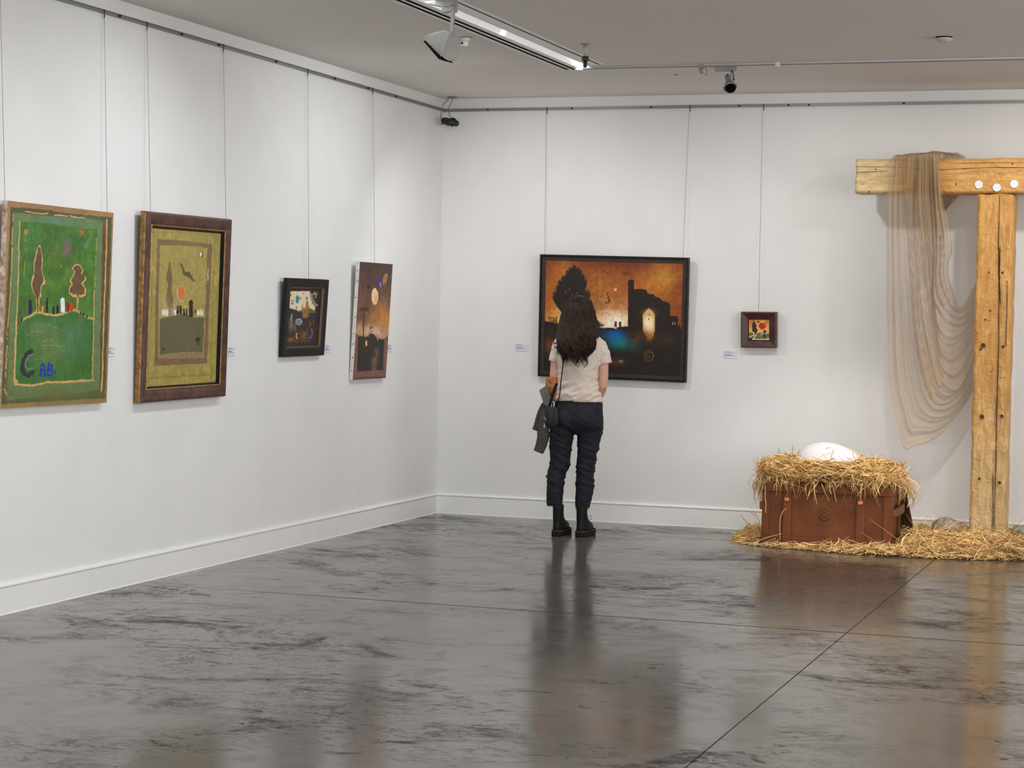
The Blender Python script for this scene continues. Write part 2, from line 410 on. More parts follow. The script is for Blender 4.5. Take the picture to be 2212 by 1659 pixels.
def picture(label, wall, q, th, art, rect, art_y, parts=(), edge=None, thick=None, mat=None, cat='painting'):
    """rect: x0, z0 of the canvas in the picture's own plane"""
    W, H = q[2], q[3]
    t = thing('painting', label, cat, mat=hang_matrix(wall, q, th), group=None)
    me = art.mesh('canvas', getattr(art, 'gain', .76)); o = obj('canvas', me, mat or m_paint, t); o.location = (rect[0], art_y, rect[1])
    if thick:       # the stretched sides and back of a canvas, joined into the same piece
        mb = MB(); d = thick; w, h = art.W, art.H
        mb.add([(0, 0, 0), (w, 0, 0), (w, 0, h), (0, 0, h), (0, d, 0), (w, d, 0), (w, d, h), (0, d, h)], [(0, 4, 5, 1), (1, 5, 6, 2), (2, 6, 7, 3), (3, 7, 4, 0), (4, 7, 6, 5)])
        e = mb.build('stretcher_edge', edge, t); e.location = o.location
    for name, mb, m, lab in parts: mb.build(name, m, t, lab)
    return t

m_blackwood = M('black_stained_wood', (22, 20, 19), 0.5, spec=.3, var=.15, vs=10, stretch=(1, 1, 1))
# --- green canvas
q1 = (-5.8177, 0.9894, 0.9673, 0.9807, 0.0244, 0.0036)
A = Art(q1[2], q1[3], 0.0027, [(97, 82), (1580, 250), (1455, 2868), (15, 2960)], 3, 9, 9)
def second(*p): return [(x, y + 1531) for x, y in p]
A.fill((163, 128, 82)); A.glow(800, 160, 260, 60, (150, 120, 90), .7); A.glow(760, 2905, 120, 40, (165, 120, 85), .8)
A.poly([(138, 170), (700, 215), (760, 245), (1557, 315), (1435, 2815), (900, 2840), (480, 2868), (22, 2905)], (84, 88, 52))
A.poly([(350, 225), (760, 235), (1190, 320), (1180, 345), (300, 270)], (96, 78, 52), .8)
A.poly([(1425, 350), (1490, 355), (1395, 2725), (1355, 2700)], (108, 76, 52)); A.poly([(160, 250), (185, 250), (105, 2700), (70, 2650)], (95, 76, 50), .8)
A.poly([(180, 250), (250, 255), (640, 300), (1190, 330), (1425, 370), (1360, 2700), (1000, 2760), (600, 2790), (300, 2830), (100, 2850)], (104, 132, 84))
A.glow(800, 370, 420, 70, (98, 138, 108), .8); A.glow(1290, 400, 130, 60, (106, 136, 90), .8); A.glow(400, 310, 180, 50, (122, 128, 80), .7); A.glow(700, 2750, 700, 130, (108, 116, 66), .9); A.glow(150, 2300, 80, 500, (110, 124, 74), .7)
for p, w in (([(345, 235), (430, 245), (520, 262), (600, 270), (655, 262)], 14), ([(755, 285), (830, 290), (930, 302)], 16), ([(960, 295), (1000, 305), (1080, 318), (1180, 325)], 18)): A.stroke(p, w, (214, 172, 112))
A.stroke([(172, 270), (158, 700), (148, 1060), (125, 1600), (100, 1900), (80, 2650)], 15, (205, 160, 102), gaps=.3)
A.stroke([(1487, 352), (1480, 560), (1455, 1200), (1430, 1700), (1410, 2250), (1388, 2700), (1375, 2730)], 17, (214, 172, 112)); A.stroke([(60, 2690), (95, 2760)], 20, (200, 158, 105))
G = [(268, 388), (420, 380), (600, 405), (1000, 450), (1190, 480), (1350, 482), (1315, 1100), (1300, 1660), (1285, 2000), (1270, 2580), (900, 2600), (500, 2625), (380, 2640), (212, 2640), (240, 1100)]
A.poly(G, (80, 120, 46))
inG = A.inside(G); keep = A.c.copy()
A.glow(400, 700, 150, 380, (62, 116, 66), .7); A.glow(900, 620, 380, 100, (66, 116, 60), .5); A.glow(1150, 680, 100, 60, (62, 116, 72), .6); A.glow(330, 1300, 80, 240, (64, 116, 56), .5)
A.glow(700, 1450, 500, 200, (78, 122, 42), .6); A.glow(1260, 900, 80, 400, (80, 132, 44), .6)
A.brush(.22, 20, 1); A.brush(.12, 6, 2, (1, .5))
n = vnoise(A.sh, 30, 77); A.put(np.clip(n, 0, 1) * .3 * inG, (66, 118, 62)); A.c = np.where(inG[..., None], A.c, keep)
gm = A.inside([(232, 1822), (330, 1760), (440, 1710), (560, 1672), (640, 1690), (745, 1700), (860, 1660), (950, 1645), (1060, 1650), (1180, 1710), (1285, 1745), (1270, 2580), (500, 2625), (212, 2640)])
A.put(gm * 1.0, (66, 116, 52)); keep2 = A.c.copy()
A.glow(600, 1900, 260, 120, (104, 132, 84), .9); A.glow(680, 2080, 180, 110, (112, 132, 80), .9); A.glow(700, 2220, 170, 160, (104, 128, 68), .9); A.glow(1020, 1950, 150, 200, (84, 126, 92), .8); A.glow(960, 2200, 160, 160, (82, 120, 80), .6); A.glow(1150, 2450, 200, 150, (62, 108, 40), .8); A.glow(450, 2240, 130, 60, (84, 124, 80), .7)
A.brush(.14, 9, 3, (1, .35)); A.c = np.where(gm[..., None], A.c, keep2)
for k in range(26):
    y = 1800 + 24 * k; x = 400 + 18 * (k % 5); A.stroke([(x, y + 10), (x + 120, y - 18), (x + 260, y - 14), (x + 400, y + 14)], 7, (124, 148, 100) if k % 2 else (92, 120, 72), .55, gaps=.55)
for p in ([(370, 1980), (450, 1920), (520, 1895), (570, 1925)], [(590, 2050), (660, 2020), (740, 2040)], [(580, 2100), (700, 2095), (830, 2110)], [(620, 1825), (700, 1825), (800, 1870)]): A.stroke(p, 9, (140, 162, 112), .8)
tan = (212, 170, 110)
A.stroke([(262, 385), (255, 800), (240, 1400), (228, 1760)], 15, tan); A.stroke([(225, 1760), (210, 2200), (200, 2560), (212, 2630)], 24, tan); A.stroke([(205, 2560), (240, 2590), (215, 2635)], 30, tan)
A.stroke([(1345, 600), (1318, 1000), (1308, 1300)], 12, (150, 170, 80), gaps=.45); A.stroke([(1300, 1340), (1290, 1740)], 12, tan); A.stroke([(1290, 1745), (1275, 2200), (1265, 2560)], 14, tan, gaps=.15); A.stroke([(1275, 2570), (1150, 2575), (900, 2595), (640, 2600), (480, 2640), (380, 2640), (240, 2635)], 28, tan)
A.stroke([(225, 1800), (330, 1742), (440, 1690), (500, 1640), (560, 1655), (650, 1680), (745, 1690), (850, 1670), (930, 1630), (1040, 1615), (1100, 1650), (1200, 1715), (1290, 1735)], 30, (206, 172, 112))
for x, y in ((258, 1785), (286, 1768), (305, 1745), (1112, 1658), (1140, 1672), (1160, 1682), (1196, 1702)): A.ell(x, y, 11, 22, (20, 20, 18))
T1 = [(540, 705), (560, 730), (580, 850), (585, 960), (572, 1060), (600, 1150), (625, 1220), (620, 1262), (580, 1270), (552, 1400), (572, 1420), (545, 1460), (535, 1600), (545, 1660), (490, 1660), (500, 1560), (495, 1440), (440, 1340), (425, 1240), (440, 1150), (465, 1110), (458, 950), (480, 860), (512, 760)]
A.poly(T1, (214, 172, 112)); A.poly([(538, 735), (555, 740), (572, 860), (570, 1000), (565, 1060), (592, 1150), (590, 1230), (562, 1290), (545, 1400), (530, 1480), (525, 1650), (508, 1650), (508, 1480), (490, 1420), (445, 1330), (442, 1240), (470, 1130), (475, 960), (500, 850), (520, 770)], (106, 82, 56))
T2 = [(1075, 965), (1110, 990), (1155, 1070), (1125, 1110), (1190, 1160), (1185, 1200), (1140, 1250), (1185, 1320), (1180, 1400), (1135, 1445), (1085, 1430), (1075, 1580), (1060, 1600), (1055, 1440), (1000, 1435), (950, 1380), (945, 1310), (985, 1260), (955, 1205), (1000, 1140), (1025, 1080), (990, 1040), (1010, 1000)]
A.poly(T2, (214, 172, 112)); A.poly([(1075, 985), (1105, 1010), (1140, 1060), (1110, 1105), (1170, 1150), (1170, 1190), (1120, 1250), (1165, 1310), (1160, 1390), (1120, 1410), (1085, 1400), (1080, 1440), (1060, 1440), (1055, 1395), (1010, 1400), (960, 1370), (965, 1310), (1010, 1265), (975, 1200), (1020, 1140), (1040, 1080), (1008, 1045), (1020, 1010)], (108, 84, 58))
A.stroke([(1065, 1440), (1062, 1600)], 16, (200, 160, 105))
A.ell(352, 530, 30, 40, (196, 140, 62)); A.ell(352, 530, 12, 16, (150, 100, 50)); A.ell(346, 650, 18, 28, (150, 122, 60), a=.8); A.ell(346, 772, 20, 28, (150, 122, 60), a=.8); A.stroke([(340, 930), (330, 1130)], 13, (150, 160, 40))
A.ell(1135, 535, 22, 38, (176, 110, 62)); A.stroke([(1110, 510), (1160, 525)], 20, (180, 112, 66)); A.glow(925, 755, 68, 125, (122, 104, 100), 1, 2)
A.poly([(1290, 530), (1270, 600), (1245, 690), (1180, 770), (1155, 720), (1215, 620)], (100, 146, 94), .8)
arc = [(665 + 5, 980), (665, 900), (700, 845), (745, 828), (790, 845), (820, 900), (835, 960), (845, 1010)]; A.stroke(arc, 7, (170, 128, 52), .75, gaps=.25); A.stroke([(660, 1000), (740, 1005), (850, 1000), (900, 1060), (912, 1130), (880, 1180)], 6, (120, 130, 60), .6, gaps=.4); A.ell(846, 1010, 13, 16, (180, 120, 70))
A.pill(414, 1580, 48, 200, (44, 30, 78)); A.pill(585, 1605, 32, 105, (226, 140, 52)); A.stroke([(650, 1450), (640, 1560), (632, 1640)], 14, (24, 24, 28)); A.stroke([(650, 1450), (655, 1645)], 18, (24, 24, 28))
A.pill(738, 1622, 30, 122, (22, 26, 34)); A.pill(791, 1605, 28, 120, (22, 26, 34)); A.stroke([(765, 1560), (766, 1640)], 18, (90, 104, 100)); A.pill(862, 1548, 58, 205, (236, 236, 238)); A.poly([(895, 1500), (925, 1500), (925, 1630), (895, 1640)], (104, 92, 60)); A.pill(940, 1575, 34, 135, (140, 32, 22)); A.pill(983, 1575, 34, 125, (214, 58, 26))
A.stroke([(425, 2185), (370, 2225), (325, 2330), (305, 2420), (335, 2490), (395, 2515), (440, 2470)], 62, (50, 50, 54)); A.stroke([(445, 2220), (395, 2245), (360, 2310), (350, 2380), (385, 2425), (455, 2410)], 17, (120, 136, 124)); A.stroke([(460, 2445), (455, 2490)], 30, (50, 50, 54))
blue = (24, 62, 160)
A.stroke([(560, 2515), (565, 2440), (575, 2370), (592, 2350), (612, 2380), (618, 2440), (612, 2510)], 32, blue); A.stroke([(560, 2445), (615, 2440)], 28, blue); A.ell(590, 2405, 14, 14, (84, 124, 84))
A.stroke([(668, 2350), (660, 2430), (655, 2510)], 32, blue); A.stroke([(668, 2350), (705, 2370), (700, 2415), (665, 2430), (708, 2450), (705, 2500), (655, 2512)], 30, blue); A.ell(686, 2392, 13, 12, (84, 124, 84)); A.ell(684, 2466, 14, 14, (84, 124, 84)); A.ell(755, 2462, 15, 22, blue)
A.brush(.10, 5, 5); A.brush(.08, 12, 6, (.4, 1)); A.gain = 1.12
m_edge1 = M('paint_spattered_edge', (190, 130, 75), 0.8, var=.45, vs=26, col2=(214, 205, 196), bump=.3, bs=80)
picture('large green painting with two brown trees and blue letters AB, unframed', 'L', q1, 0.035, A, (-q1[2] / 2, 0), 0, edge=m_edge1, thick=0.03, mat=m_paint_thick)

# --- ochre painting in a wide brown frame
q2 = (-4.5198, 0.9765, 0.9877, 1.0215, 0.027, -0.0082)
ix, iz = 0.064, 0.072
A = Art(q2[2] - 2 * ix - .02, q2[3] - 2 * iz - .02, 0.0027, [(1060, 300), (1548, 332), (1508, 1366), (1018, 1392)], 13, 5, 9)
A.fill((163, 148, 78)); A.glow(1040, 800, 40, 900, (152, 152, 82), .8); A.glow(1250, 1300, 400, 60, (156, 146, 76), .6); A.glow(1540, 800, 40, 900, (152, 146, 74), .5)
A.brush(.12, 16, 1)
A.stroke([(1090, 330), (1075, 800), (1045, 1330)], 10, (130, 116, 58), .5, .3); A.stroke([(1500, 360), (1470, 1290)], 9, (135, 118, 58), .5, .3); A.stroke([(1050, 1330), (1250, 1320), (1480, 1310)], 14, (136, 112, 60), .6, .3); A.stroke([(1090, 332), (1300, 335), (1500, 352)], 9, (140, 122, 60), .5, .3)
A.poly([(1115, 378), (1300, 388), (1482, 408), (1462, 830), (1445, 1232), (1250, 1240), (1092, 1248), (1100, 800)], (126, 98, 70))
A.poly([(1132, 420), (1300, 422), (1450, 432), (1436, 800), (1424, 1195), (1115, 1196), (1120, 800)], (166, 150, 82))
A.glow(1290, 560, 160, 160, (158, 142, 76), .6); A.brush(.10, 9, 4); n = vnoise(A.sh, 16, 5, 4); A.put(np.clip(n, 0, 1) * .35 * A.inside([(1132, 420), (1450, 432), (1430, 900), (1115, 900)]), (184, 168, 104))
A.poly([(1128, 930), (1170, 912), (1230, 905), (1290, 888), (1350, 912), (1428, 915), (1416, 1158), (1300, 1152), (1125, 1170)], (98, 92, 66)); A.poly([(1118, 1172), (1300, 1158), (1420, 1160), (1420, 1190), (1118, 1196)], (146, 126, 94))
A.glow(1300, 1050, 130, 120, (108, 100, 66), .5)
A.poly([(1198, 525), (1206, 590), (1215, 650), (1205, 720), (1222, 800), (1216, 845), (1196, 860), (1174, 825), (1168, 790), (1186, 700), (1172, 650), (1180, 600)], (116, 98, 64)); A.stroke([(1196, 850), (1200, 900)], 8, (116, 98, 64))
A.glow(1165, 830, 22, 60, (176, 160, 120), .7); A.glow(1225, 850, 30, 40, (170, 154, 120), .7)
A.poly([(1255, 540), (1282, 548), (1296, 600), (1332, 602), (1350, 645), (1378, 675), (1348, 662), (1318, 636), (1284, 622), (1276, 565)], (98, 82, 52))
A.ell(1273, 750, 32, 56, (186, 160, 112)); A.ell(1273, 748, 24, 45, (206, 116, 54)); A.stroke([(1250, 720), (1248, 780)], 7, (200, 190, 170), .7)
A.ell(1410, 485, 10, 20, (60, 50, 35)); A.ell(1406, 484, 6, 15, (232, 226, 210)); A.stroke([(1455, 580), (1450, 660)], 5, (220, 205, 170))
for x, h, w, c in ((1146, 42, 12, 0), (1161, 46, 13, 0), (1176, 46, 13, 0), (1212, 44, 18, 2), (1230, 44, 12, 0), (1248, 60, 14, 1), (1267, 62, 15, 1), (1290, 42, 9, 1), (1306, 42, 9, 1), (1385, 40, 10, 0), (1399, 42, 11, 0), (1413, 40, 9, 0)): A.ell(x, 885 - h * .1 - (14 if 1240 < x < 1270 else 0), w * .55, h * .55, [(232, 230, 224), (34, 28, 24), (160, 156, 146)][c])
A.ell(1298, 858, 14, 24, (206, 160, 108)); A.ell(1290, 868, 5, 20, (34, 28, 24)); A.ell(1306, 870, 5, 18, (34, 28, 24)); A.pill(1338, 855, 26, 118, (40, 32, 30)); A.ell(1367, 875, 6, 18, (150, 44, 30))
A.ell(1376, 1068, 8, 20, (30, 26, 22)); A.ell(1393, 1066, 6, 13, (30, 26, 22)); A.ell(1387, 1094, 5, 9, (30, 26, 22))
for p in ([(1140, 1140), (1147, 1120), (1152, 1140)], [(1142, 1133), (1151, 1133)], [(1153, 1120), (1153, 1140), (1162, 1136), (1156, 1130), (1161, 1124), (1153, 1120)]): A.stroke(p, 3.2, (36, 30, 24))
A.ell(1222, 975, 6, 9, (122, 112, 60))
A.brush(.09, 4, 6); A.gain = 1.05
W, H = q2[2], q2[3]
fr = frame_mesh(W, H, [(0, .042), (0, .012), (.004, .004), (.012, 0), (.022, .001), (.045, .005), (.058, .009), (.064, .012), (.064, .042)])
g1 = frame_mesh(W - .128, H - .144 + .016, [(0, .035), (0, .010), (.004, .007), (.010, .010), (.010, .035)])
g1.v = [(x, y, z + .064) for x, y, z in g1.v]
rb = frame_mesh(W - .128, H - .144 + .016, [(.010, .035), (.010, .0105), (.0115, .013), (.0125, .024), (.0205, .026), (.0205, .035)]); rb.v = [(x, y, z + .064) for x, y, z in rb.v]
m_frame_red = M('carved_brown_wood', (64, 37, 29), 0.4, var=.4, vs=14, bump=.5, bs=55, col2=(92, 56, 40))
m_gold = M('aged_gilding', (150, 112, 62), 0.4, 0.55, var=.45, vs=40, bump=.2)
ge = frame_mesh(W + .004, H + .004, [(0, .040), (0, .014), (.003, .010), (.004, .040)]); ge.v = [(x, y, z - .002) for x, y, z in ge.v]
picture('ochre painting with orange sun in wide brown wooden frame', 'L', q2, 0.05, A, (-A.W / 2, (H - A.H) / 2), 0.030,
        parts=[('frame', fr, m_frame_red, None), ('gilt_slip', g1, m_gold, 'thin gold inner moulding'), ('rebate', rb, m_blackwood, 'black inner rebate'), ('gilt_edge', ge, m_gold, 'worn gold outer side')])

# --- small dark painting in a black frame
q3 = (-2.7514, 1.1996, 0.6079, 0.4883, 0.0587, -0.0072)
A = Art(0.478, 0.396, 0.002, [(383, 408), (740, 416), (692, 1106), (332, 1114)], 23, 3, 7)
A.fill((48, 38, 32)); A.brush(.2, 10, 1)
A.poly([(390, 472), (612, 472), (690, 480), (668, 1010), (352, 1040), (368, 660)], (52, 42, 36))
A.poly([(390, 472), (612, 470), (622, 540), (636, 600), (672, 640), (668, 692), (600, 660), (560, 652), (490, 692), (452, 676), (378, 655)], (206, 190, 160))
A.stroke([(622, 500), (640, 560), (665, 610), (690, 625)], 26, (130, 124, 116)); A.stroke([(650, 505), (668, 490)], 14, (190, 160, 110)); A.stroke([(688, 490), (675, 540)], 20, (150, 116, 76))
A.poly([(372, 660), (450, 682), (490, 700), (690, 700), (680, 765), (560, 790), (450, 790), (366, 770)], (44, 44, 50)); A.poly([(485, 698), (560, 655), (620, 660), (682, 690), (670, 712), (540, 712)], (82, 98, 46))
A.poly([(576, 570), (596, 590), (602, 660), (598, 760), (530, 776), (528, 700), (524, 620), (545, 655), (562, 640)], (134, 92, 50)); A.stroke([(528, 620), (540, 665), (565, 660), (590, 610)], 9, (172, 150, 90))
A.ell(474, 560, 19, 47, (52, 124, 146)); A.ell(404, 514, 6, 15, (50, 36, 30)); A.ell(505, 550, 6, 18, (50, 36, 30)); A.poly([(408, 570), (434, 572), (430, 616), (406, 614)], (96, 66, 56)); A.ell(421, 592, 7, 14, (206, 190, 160)); A.poly([(566, 536), (594, 536), (592, 568), (566, 566)], (96, 76, 66)); A.ell(581, 552, 7, 10, (180, 160, 140)); A.stroke([(525, 488), (540, 500), (555, 486)], 6, (120, 90, 60)); A.stroke([(466, 640), (464, 672)], 10, (40, 40, 46))
A.ell(490, 810, 40, 40, (130, 132, 152)); A.ell(478, 800, 8, 7, (40, 40, 50)); A.ell(506, 802, 8, 7, (40, 40, 50)); A.stroke([(470, 825), (510, 832)], 6, (40, 40, 50)); A.stroke([(416, 732), (402, 770), (410, 806)], 17, (140, 136, 130)); A.glow(402, 850, 26, 60, (120, 114, 108), .9); A.glow(446, 870, 14, 50, (110, 104, 98), .8)
A.ell(470, 966, 17, 36, (206, 136, 56)); A.ell(478, 966, 10, 26, (40, 30, 26)); A.glow(404, 1006, 44, 22, (134, 84, 44), 1); A.glow(545, 960, 40, 60, (120, 82, 40), .9); A.stroke([(630, 890), (640, 940), (620, 990), (600, 990)], 18, (92, 74, 130)); A.stroke([(610, 810), (625, 850), (605, 850)], 14, (120, 60, 36)); A.stroke([(655, 790), (645, 830)], 12, (100, 60, 40)); A.ell(548, 890, 8, 26, (24, 20, 18)); A.stroke([(365, 1030), (500, 1030), (650, 1015)], 9, (96, 72, 56), .7)
n = vnoise(A.sh, 7, 8, 3); A.put(np.clip(n - .25, 0, 1) * .9 * (A.Y > 800), (110, 72, 50)); A.brush(.16, 4, 4); A.gain = .85
W, H = q3[2], q3[3]
fr = frame_mesh(W, H, [(0, .032), (0, .003), (.003, 0), (.045, .002), (.052, .008), (.052, .032)])
sl = frame_mesh(W - .104, H - .104, [(0, .03), (0, .009), (.003, .007), (.007, .010), (.013, .018), (.013, .03)]); sl.v = [(x, y, z + .052) for x, y, z in sl.v]
m_darkslip = M('dark_gilt_slip', (88, 70, 54), 0.45, 0.3)
picture('small dark painting with cream sky in plain black frame', 'L', q3, 0.035, A, (-A.W / 2, (H - A.H) / 2), 0.024, parts=[('frame', fr, m_blackwood, None), ('slip', sl, m_darkslip, 'thin bronze inner moulding')])

# --- tall narrow brown canvas
q4 = (-1.6653, 1.0328, 0.5704, 0.7896, 0.0469, -0.0017)
A = Art(q4[2], q4[3], 0.0024, [(1130, 132), (1492, 158), (1420, 1435), (1045, 1455)], 33, 3.5, 8)
A.fill((84, 62, 50)); A.glow(1300, 160, 300, 200, (66, 52, 46), .9); A.glow(1385, 770, 120, 210, (186, 124, 52), 1); A.glow(1270, 780, 110, 150, (160, 108, 62), .8); A.glow(1130, 600, 70, 260, (116, 74, 54), .8); A.glow(1200, 900, 150, 70, (206, 170, 140), .9); A.glow(1330, 930, 120, 60, (196, 164, 150), .9); A.glow(1110, 880, 50, 80, (196, 146, 96), .8); A.glow(1410, 900, 50, 70, (190, 140, 90), .6)
n = vnoise(A.sh, 12, 3, 4); A.put(np.clip(n, 0, 1) * .35, (60, 44, 36)); A.brush(.15, 10, 1, (1, .6))
A.poly([(1075, 930), (1160, 958), (1200, 970), (1225, 940), (1270, 925), (1300, 950), (1345, 1000), (1400, 985), (1442, 950), (1425, 1440), (1050, 1455)], (116, 80, 70))
A.poly([(1108, 962), (1165, 958), (1222, 965), (1250, 922), (1275, 930), (1300, 955), (1330, 990), (1400, 988), (1388, 1345), (1200, 1350), (1092, 1362)], (42, 38, 32)); A.brush(.14, 6, 2)
n = vnoise(A.sh, 5, 6, 3)
for k in range(40):
    a = 2.4 + k * .05; x, y = 1262 + 3 * (k % 7), 945; A.stroke([(x, y), (x + math.cos(-a) * (22 + 5 * (k % 5)), y + math.sin(-a) * (18 + 4 * (k % 4)))], 3, (48, 38, 32))
A.ell(1295, 512, 38, 92, (224, 186, 140)); A.glow(1305, 540, 14, 40, (200, 130, 100), .7); A.stroke([(1310, 425), (1335, 470), (1335, 540)], 7, (70, 50, 42)); A.ell(1338, 352, 18, 42, (62, 40, 150)); A.stroke([(1356, 365), (1356, 405)], 10, (170, 150, 160)); A.ell(1408, 325, 24, 68, (150, 104, 66), .25); A.stroke([(1400, 370), (1395, 430)], 20, (104, 74, 54), .7)
A.ell(1220, 410, 9, 24, (34, 28, 28)); A.stroke([(1160, 370), (1162, 470)], 6, (52, 40, 38)); A.ell(1240, 470, 8, 24, (110, 50, 36), a=.8)
A.poly([(1132, 636), (1228, 640), (1226, 676), (1130, 674)], (56, 40, 34)); A.stroke([(1140, 655), (1220, 658)], 14, (80, 60, 46)); A.stroke([(1176, 676), (1168, 820), (1164, 956)], 12, (58, 34, 28)); A.stroke([(1253, 840), (1252, 930)], 4, (66, 40, 34)); A.ell(1253, 858, 6, 16, (60, 38, 34)); A.stroke([(1363, 830), (1360, 960)], 4, (110, 66, 44))
A.poly([(1172, 985), (1240, 995), (1236, 1080), (1165, 1090)], (78, 44, 34)); A.ell(1202, 1035, 22, 44, (40, 30, 26)); A.pill(1200, 1036, 17, 60, (226, 184, 120)); A.glow(1290, 1240, 34, 60, (134, 76, 42), 1); A.glow(1320, 1130, 22, 50, (96, 76, 60), .9); A.stroke([(1290, 1110), (1330, 1150), (1300, 1230), (1280, 1300)], 12, (104, 84, 64), .8); A.glow(1285, 1325, 30, 24, (110, 104, 90), .8); A.stroke([(1320, 975), (1330, 1010)], 6, (190, 150, 110)); A.stroke([(1060, 1440), (1200, 1430), (1410, 1425)], 18, (70, 48, 44), .8, .3); A.brush(.12, 4, 5); A.gain = .85
m_edge4 = M('white_canvas_edge', (222, 220, 214), 0.8, var=.12, vs=18, col2=(232, 230, 226))
t4 = picture('tall narrow brown painting with pale oval moon, unframed', 'L', q4, 0.03, A, (-q4[2] / 2, 0), 0, edge=m_edge4, thick=0.026)
m_tack = M('tack_dark', (30, 28, 26), .5)
for k, (y, z) in enumerate([(.012, .06), (.010, .15), (.014, .24), (.012, .31), (.010, .42), (.013, .55), (.011, .66), (.014, .73)]):
    mb = MB(); mb.lathe([(.004, 0), (.004, .0008)], (-q4[2] / 2 - .0005, y, z), (-1, 0, 0), 8); mb.build('tack', m_tack, t4)

# --- the big fiery painting in a black frame
q5 = (0.7922, 1.0383, 1.1105, 0.8894, 0.0424, 0.0134)
A = Art(1.026, 0.808, 0.0027, [(378, 204), (1806, 240), (1786, 1452), (356, 1396)], 43, 3.5, 6)
A.fill((150, 80, 32)); A.glow(1100, 200, 900, 130, (96, 44, 22), .9); A.glow(420, 220, 90, 300, (100, 44, 20), .8); A.glow(1780, 600, 70, 500, (128, 58, 24), .8)
A.glow(560, 470, 170, 300, (182, 112, 36), .8); A.glow(520, 830, 150, 120, (226, 176, 96), .9); A.glow(900, 560, 260, 200, (168, 102, 42), .8); A.glow(1600, 400, 130, 130, (188, 138, 52), .9); A.glow(1480, 500, 200, 120, (176, 108, 36), .8); A.glow(1080, 820, 260, 180, (222, 170, 110), .9); A.glow(1110, 880, 180, 130, (244, 232, 214), 1); A.glow(1130, 700, 120, 60, (176, 108, 62), .6); A.glow(400, 650, 60, 200, (176, 96, 32), .6)
n = vnoise(A.sh, 40, 3, 5); A.put(np.clip(n, 0, 1) * .55 * (A.Y < 740), (110, 56, 26)); n = vnoise(A.sh, 34, 5, 5); A.put(np.clip(n, 0, 1) * .5 * (A.Y < 740), (196, 128, 50)); A.brush(.16, 9, 1)
A.glow(1210, 350, 40, 22, (70, 50, 34), .8); A.glow(1000, 320, 40, 50, (120, 60, 40), .8)
for k in range(10): A.stroke([(975 + 9 * k % 60, 285 + 8 * k), (985 + 9 * k % 60, 292 + 8 * k)], 4, (190, 140, 90), .8)
rs = np.random.default_rng(4); tree = (36, 28, 24)
TP = [(668, 285), (720, 315), (762, 385), (790, 440), (792, 500), (770, 540), (815, 560), (825, 600), (800, 700), (720, 790), (620, 790), (548, 768), (500, 700), (468, 640), (472, 570), (505, 490), (545, 420), (602, 345)]
A.poly(TP, tree)
for k in range(420):
    a = rs.uniform(0, 2 * PI); i = rs.integers(0, len(TP)); x, y = TP[i]; x2, y2 = TP[(i + 1) % len(TP)]; t = rs.random(); x, y = x + (x2 - x) * t, y + (y2 - y) * t
    d = np.array([x - 650, y - 900]); d = d / np.hypot(*d); L_ = rs.uniform(14, 40); sx = 1 if rs.random() < .5 else -1
    A.stroke([(x - d[0] * 10, y - d[1] * 10), (x + d[0] * L_ + sx * 4, y + d[1] * L_)], rs.uniform(3, 7), tree, .8)
for k in range(150):
    x, y = rs.normal(890, 55), rs.normal(610, 70); A.stroke([(x, y), (x + rs.normal(0, 16), y - rs.uniform(6, 26))], 4, (92, 74, 30) if k % 3 else (60, 54, 34), .55)
for x, y in ((657, 577), (598, 655), (585, 545), (560, 480), (625, 520), (700, 560)): A.ell(x, y, 6, 10, (130, 86, 70), a=.8)
dark = (36, 27, 22)
A.poly([(340, 858), (440, 868), (500, 885), (545, 890), (560, 925), (700, 930), (900, 925), (960, 935), (1020, 930), (1090, 932), (1150, 920), (1240, 915), (1300, 945), (1850, 940), (1850, 1500), (340, 1450)], dark)
A.poly([(1236, 418), (1266, 414), (1297, 418), (1298, 515), (1340, 512), (1395, 516), (1403, 524), (1425, 518), (1440, 560), (1470, 566), (1502, 572), (1525, 600), (1562, 606), (1600, 645), (1655, 654), (1676, 690), (1678, 795), (1748, 804), (1767, 860), (1752, 862), (1756, 896), (1776, 900), (1790, 955), (1236, 960)], dark)
A.poly([(1452, 716), (1490, 752), (1516, 790), (1518, 955), (1504, 1012), (1466, 1055), (1420, 1010), (1392, 958), (1390, 800), (1416, 755)], (206, 150, 86)); A.glow(1455, 880, 55, 110, (246, 228, 184), 1, 2); A.glow(1455, 770, 60, 40, (206, 176, 110), .7); A.glow(1460, 790, 16, 14, (120, 110, 90), .8); A.ell(1454, 834, 6, 8, (70, 56, 40)); A.glow(1465, 1030, 44, 44, (166, 96, 34), .8)
frame_dark = ~A.inside([(1452, 700), (1495, 742), (1524, 785), (1526, 960), (1512, 1018), (1466, 1066), (1412, 1018), (1384, 962), (1382, 795), (1410, 745)])
A.put((A.Y > 940) * frame_dark * .0, dark)
A.glow(1090, 1010, 120, 62, (14, 84, 168), 1, 1.5); A.glow(1150, 1090, 130, 75, (22, 116, 112), .9, 1.3); A.glow(1290, 1130, 90, 60, (30, 84, 72), .6); A.glow(990, 1010, 60, 50, (30, 60, 60), .5); A.glow(1120, 1050, 70, 50, (14, 100, 160), .6)
A.glow(420, 1120, 60, 80, (122, 62, 22), .9); A.glow(1320, 1040, 55, 50, (96, 52, 30), .9); A.ell(1298, 1022, 14, 17, (30, 20, 18)); A.ell(1326, 1016, 8, 9, (30, 20, 18)); A.ell(1316, 1046, 7, 7, (30, 20, 18)); A.glow(1640, 1060, 90, 60, (56, 48, 24), .7); A.glow(1120, 1300, 110, 40, (92, 56, 28), .7); A.glow(1400, 1000, 90, 60, (78, 48, 26), .5)
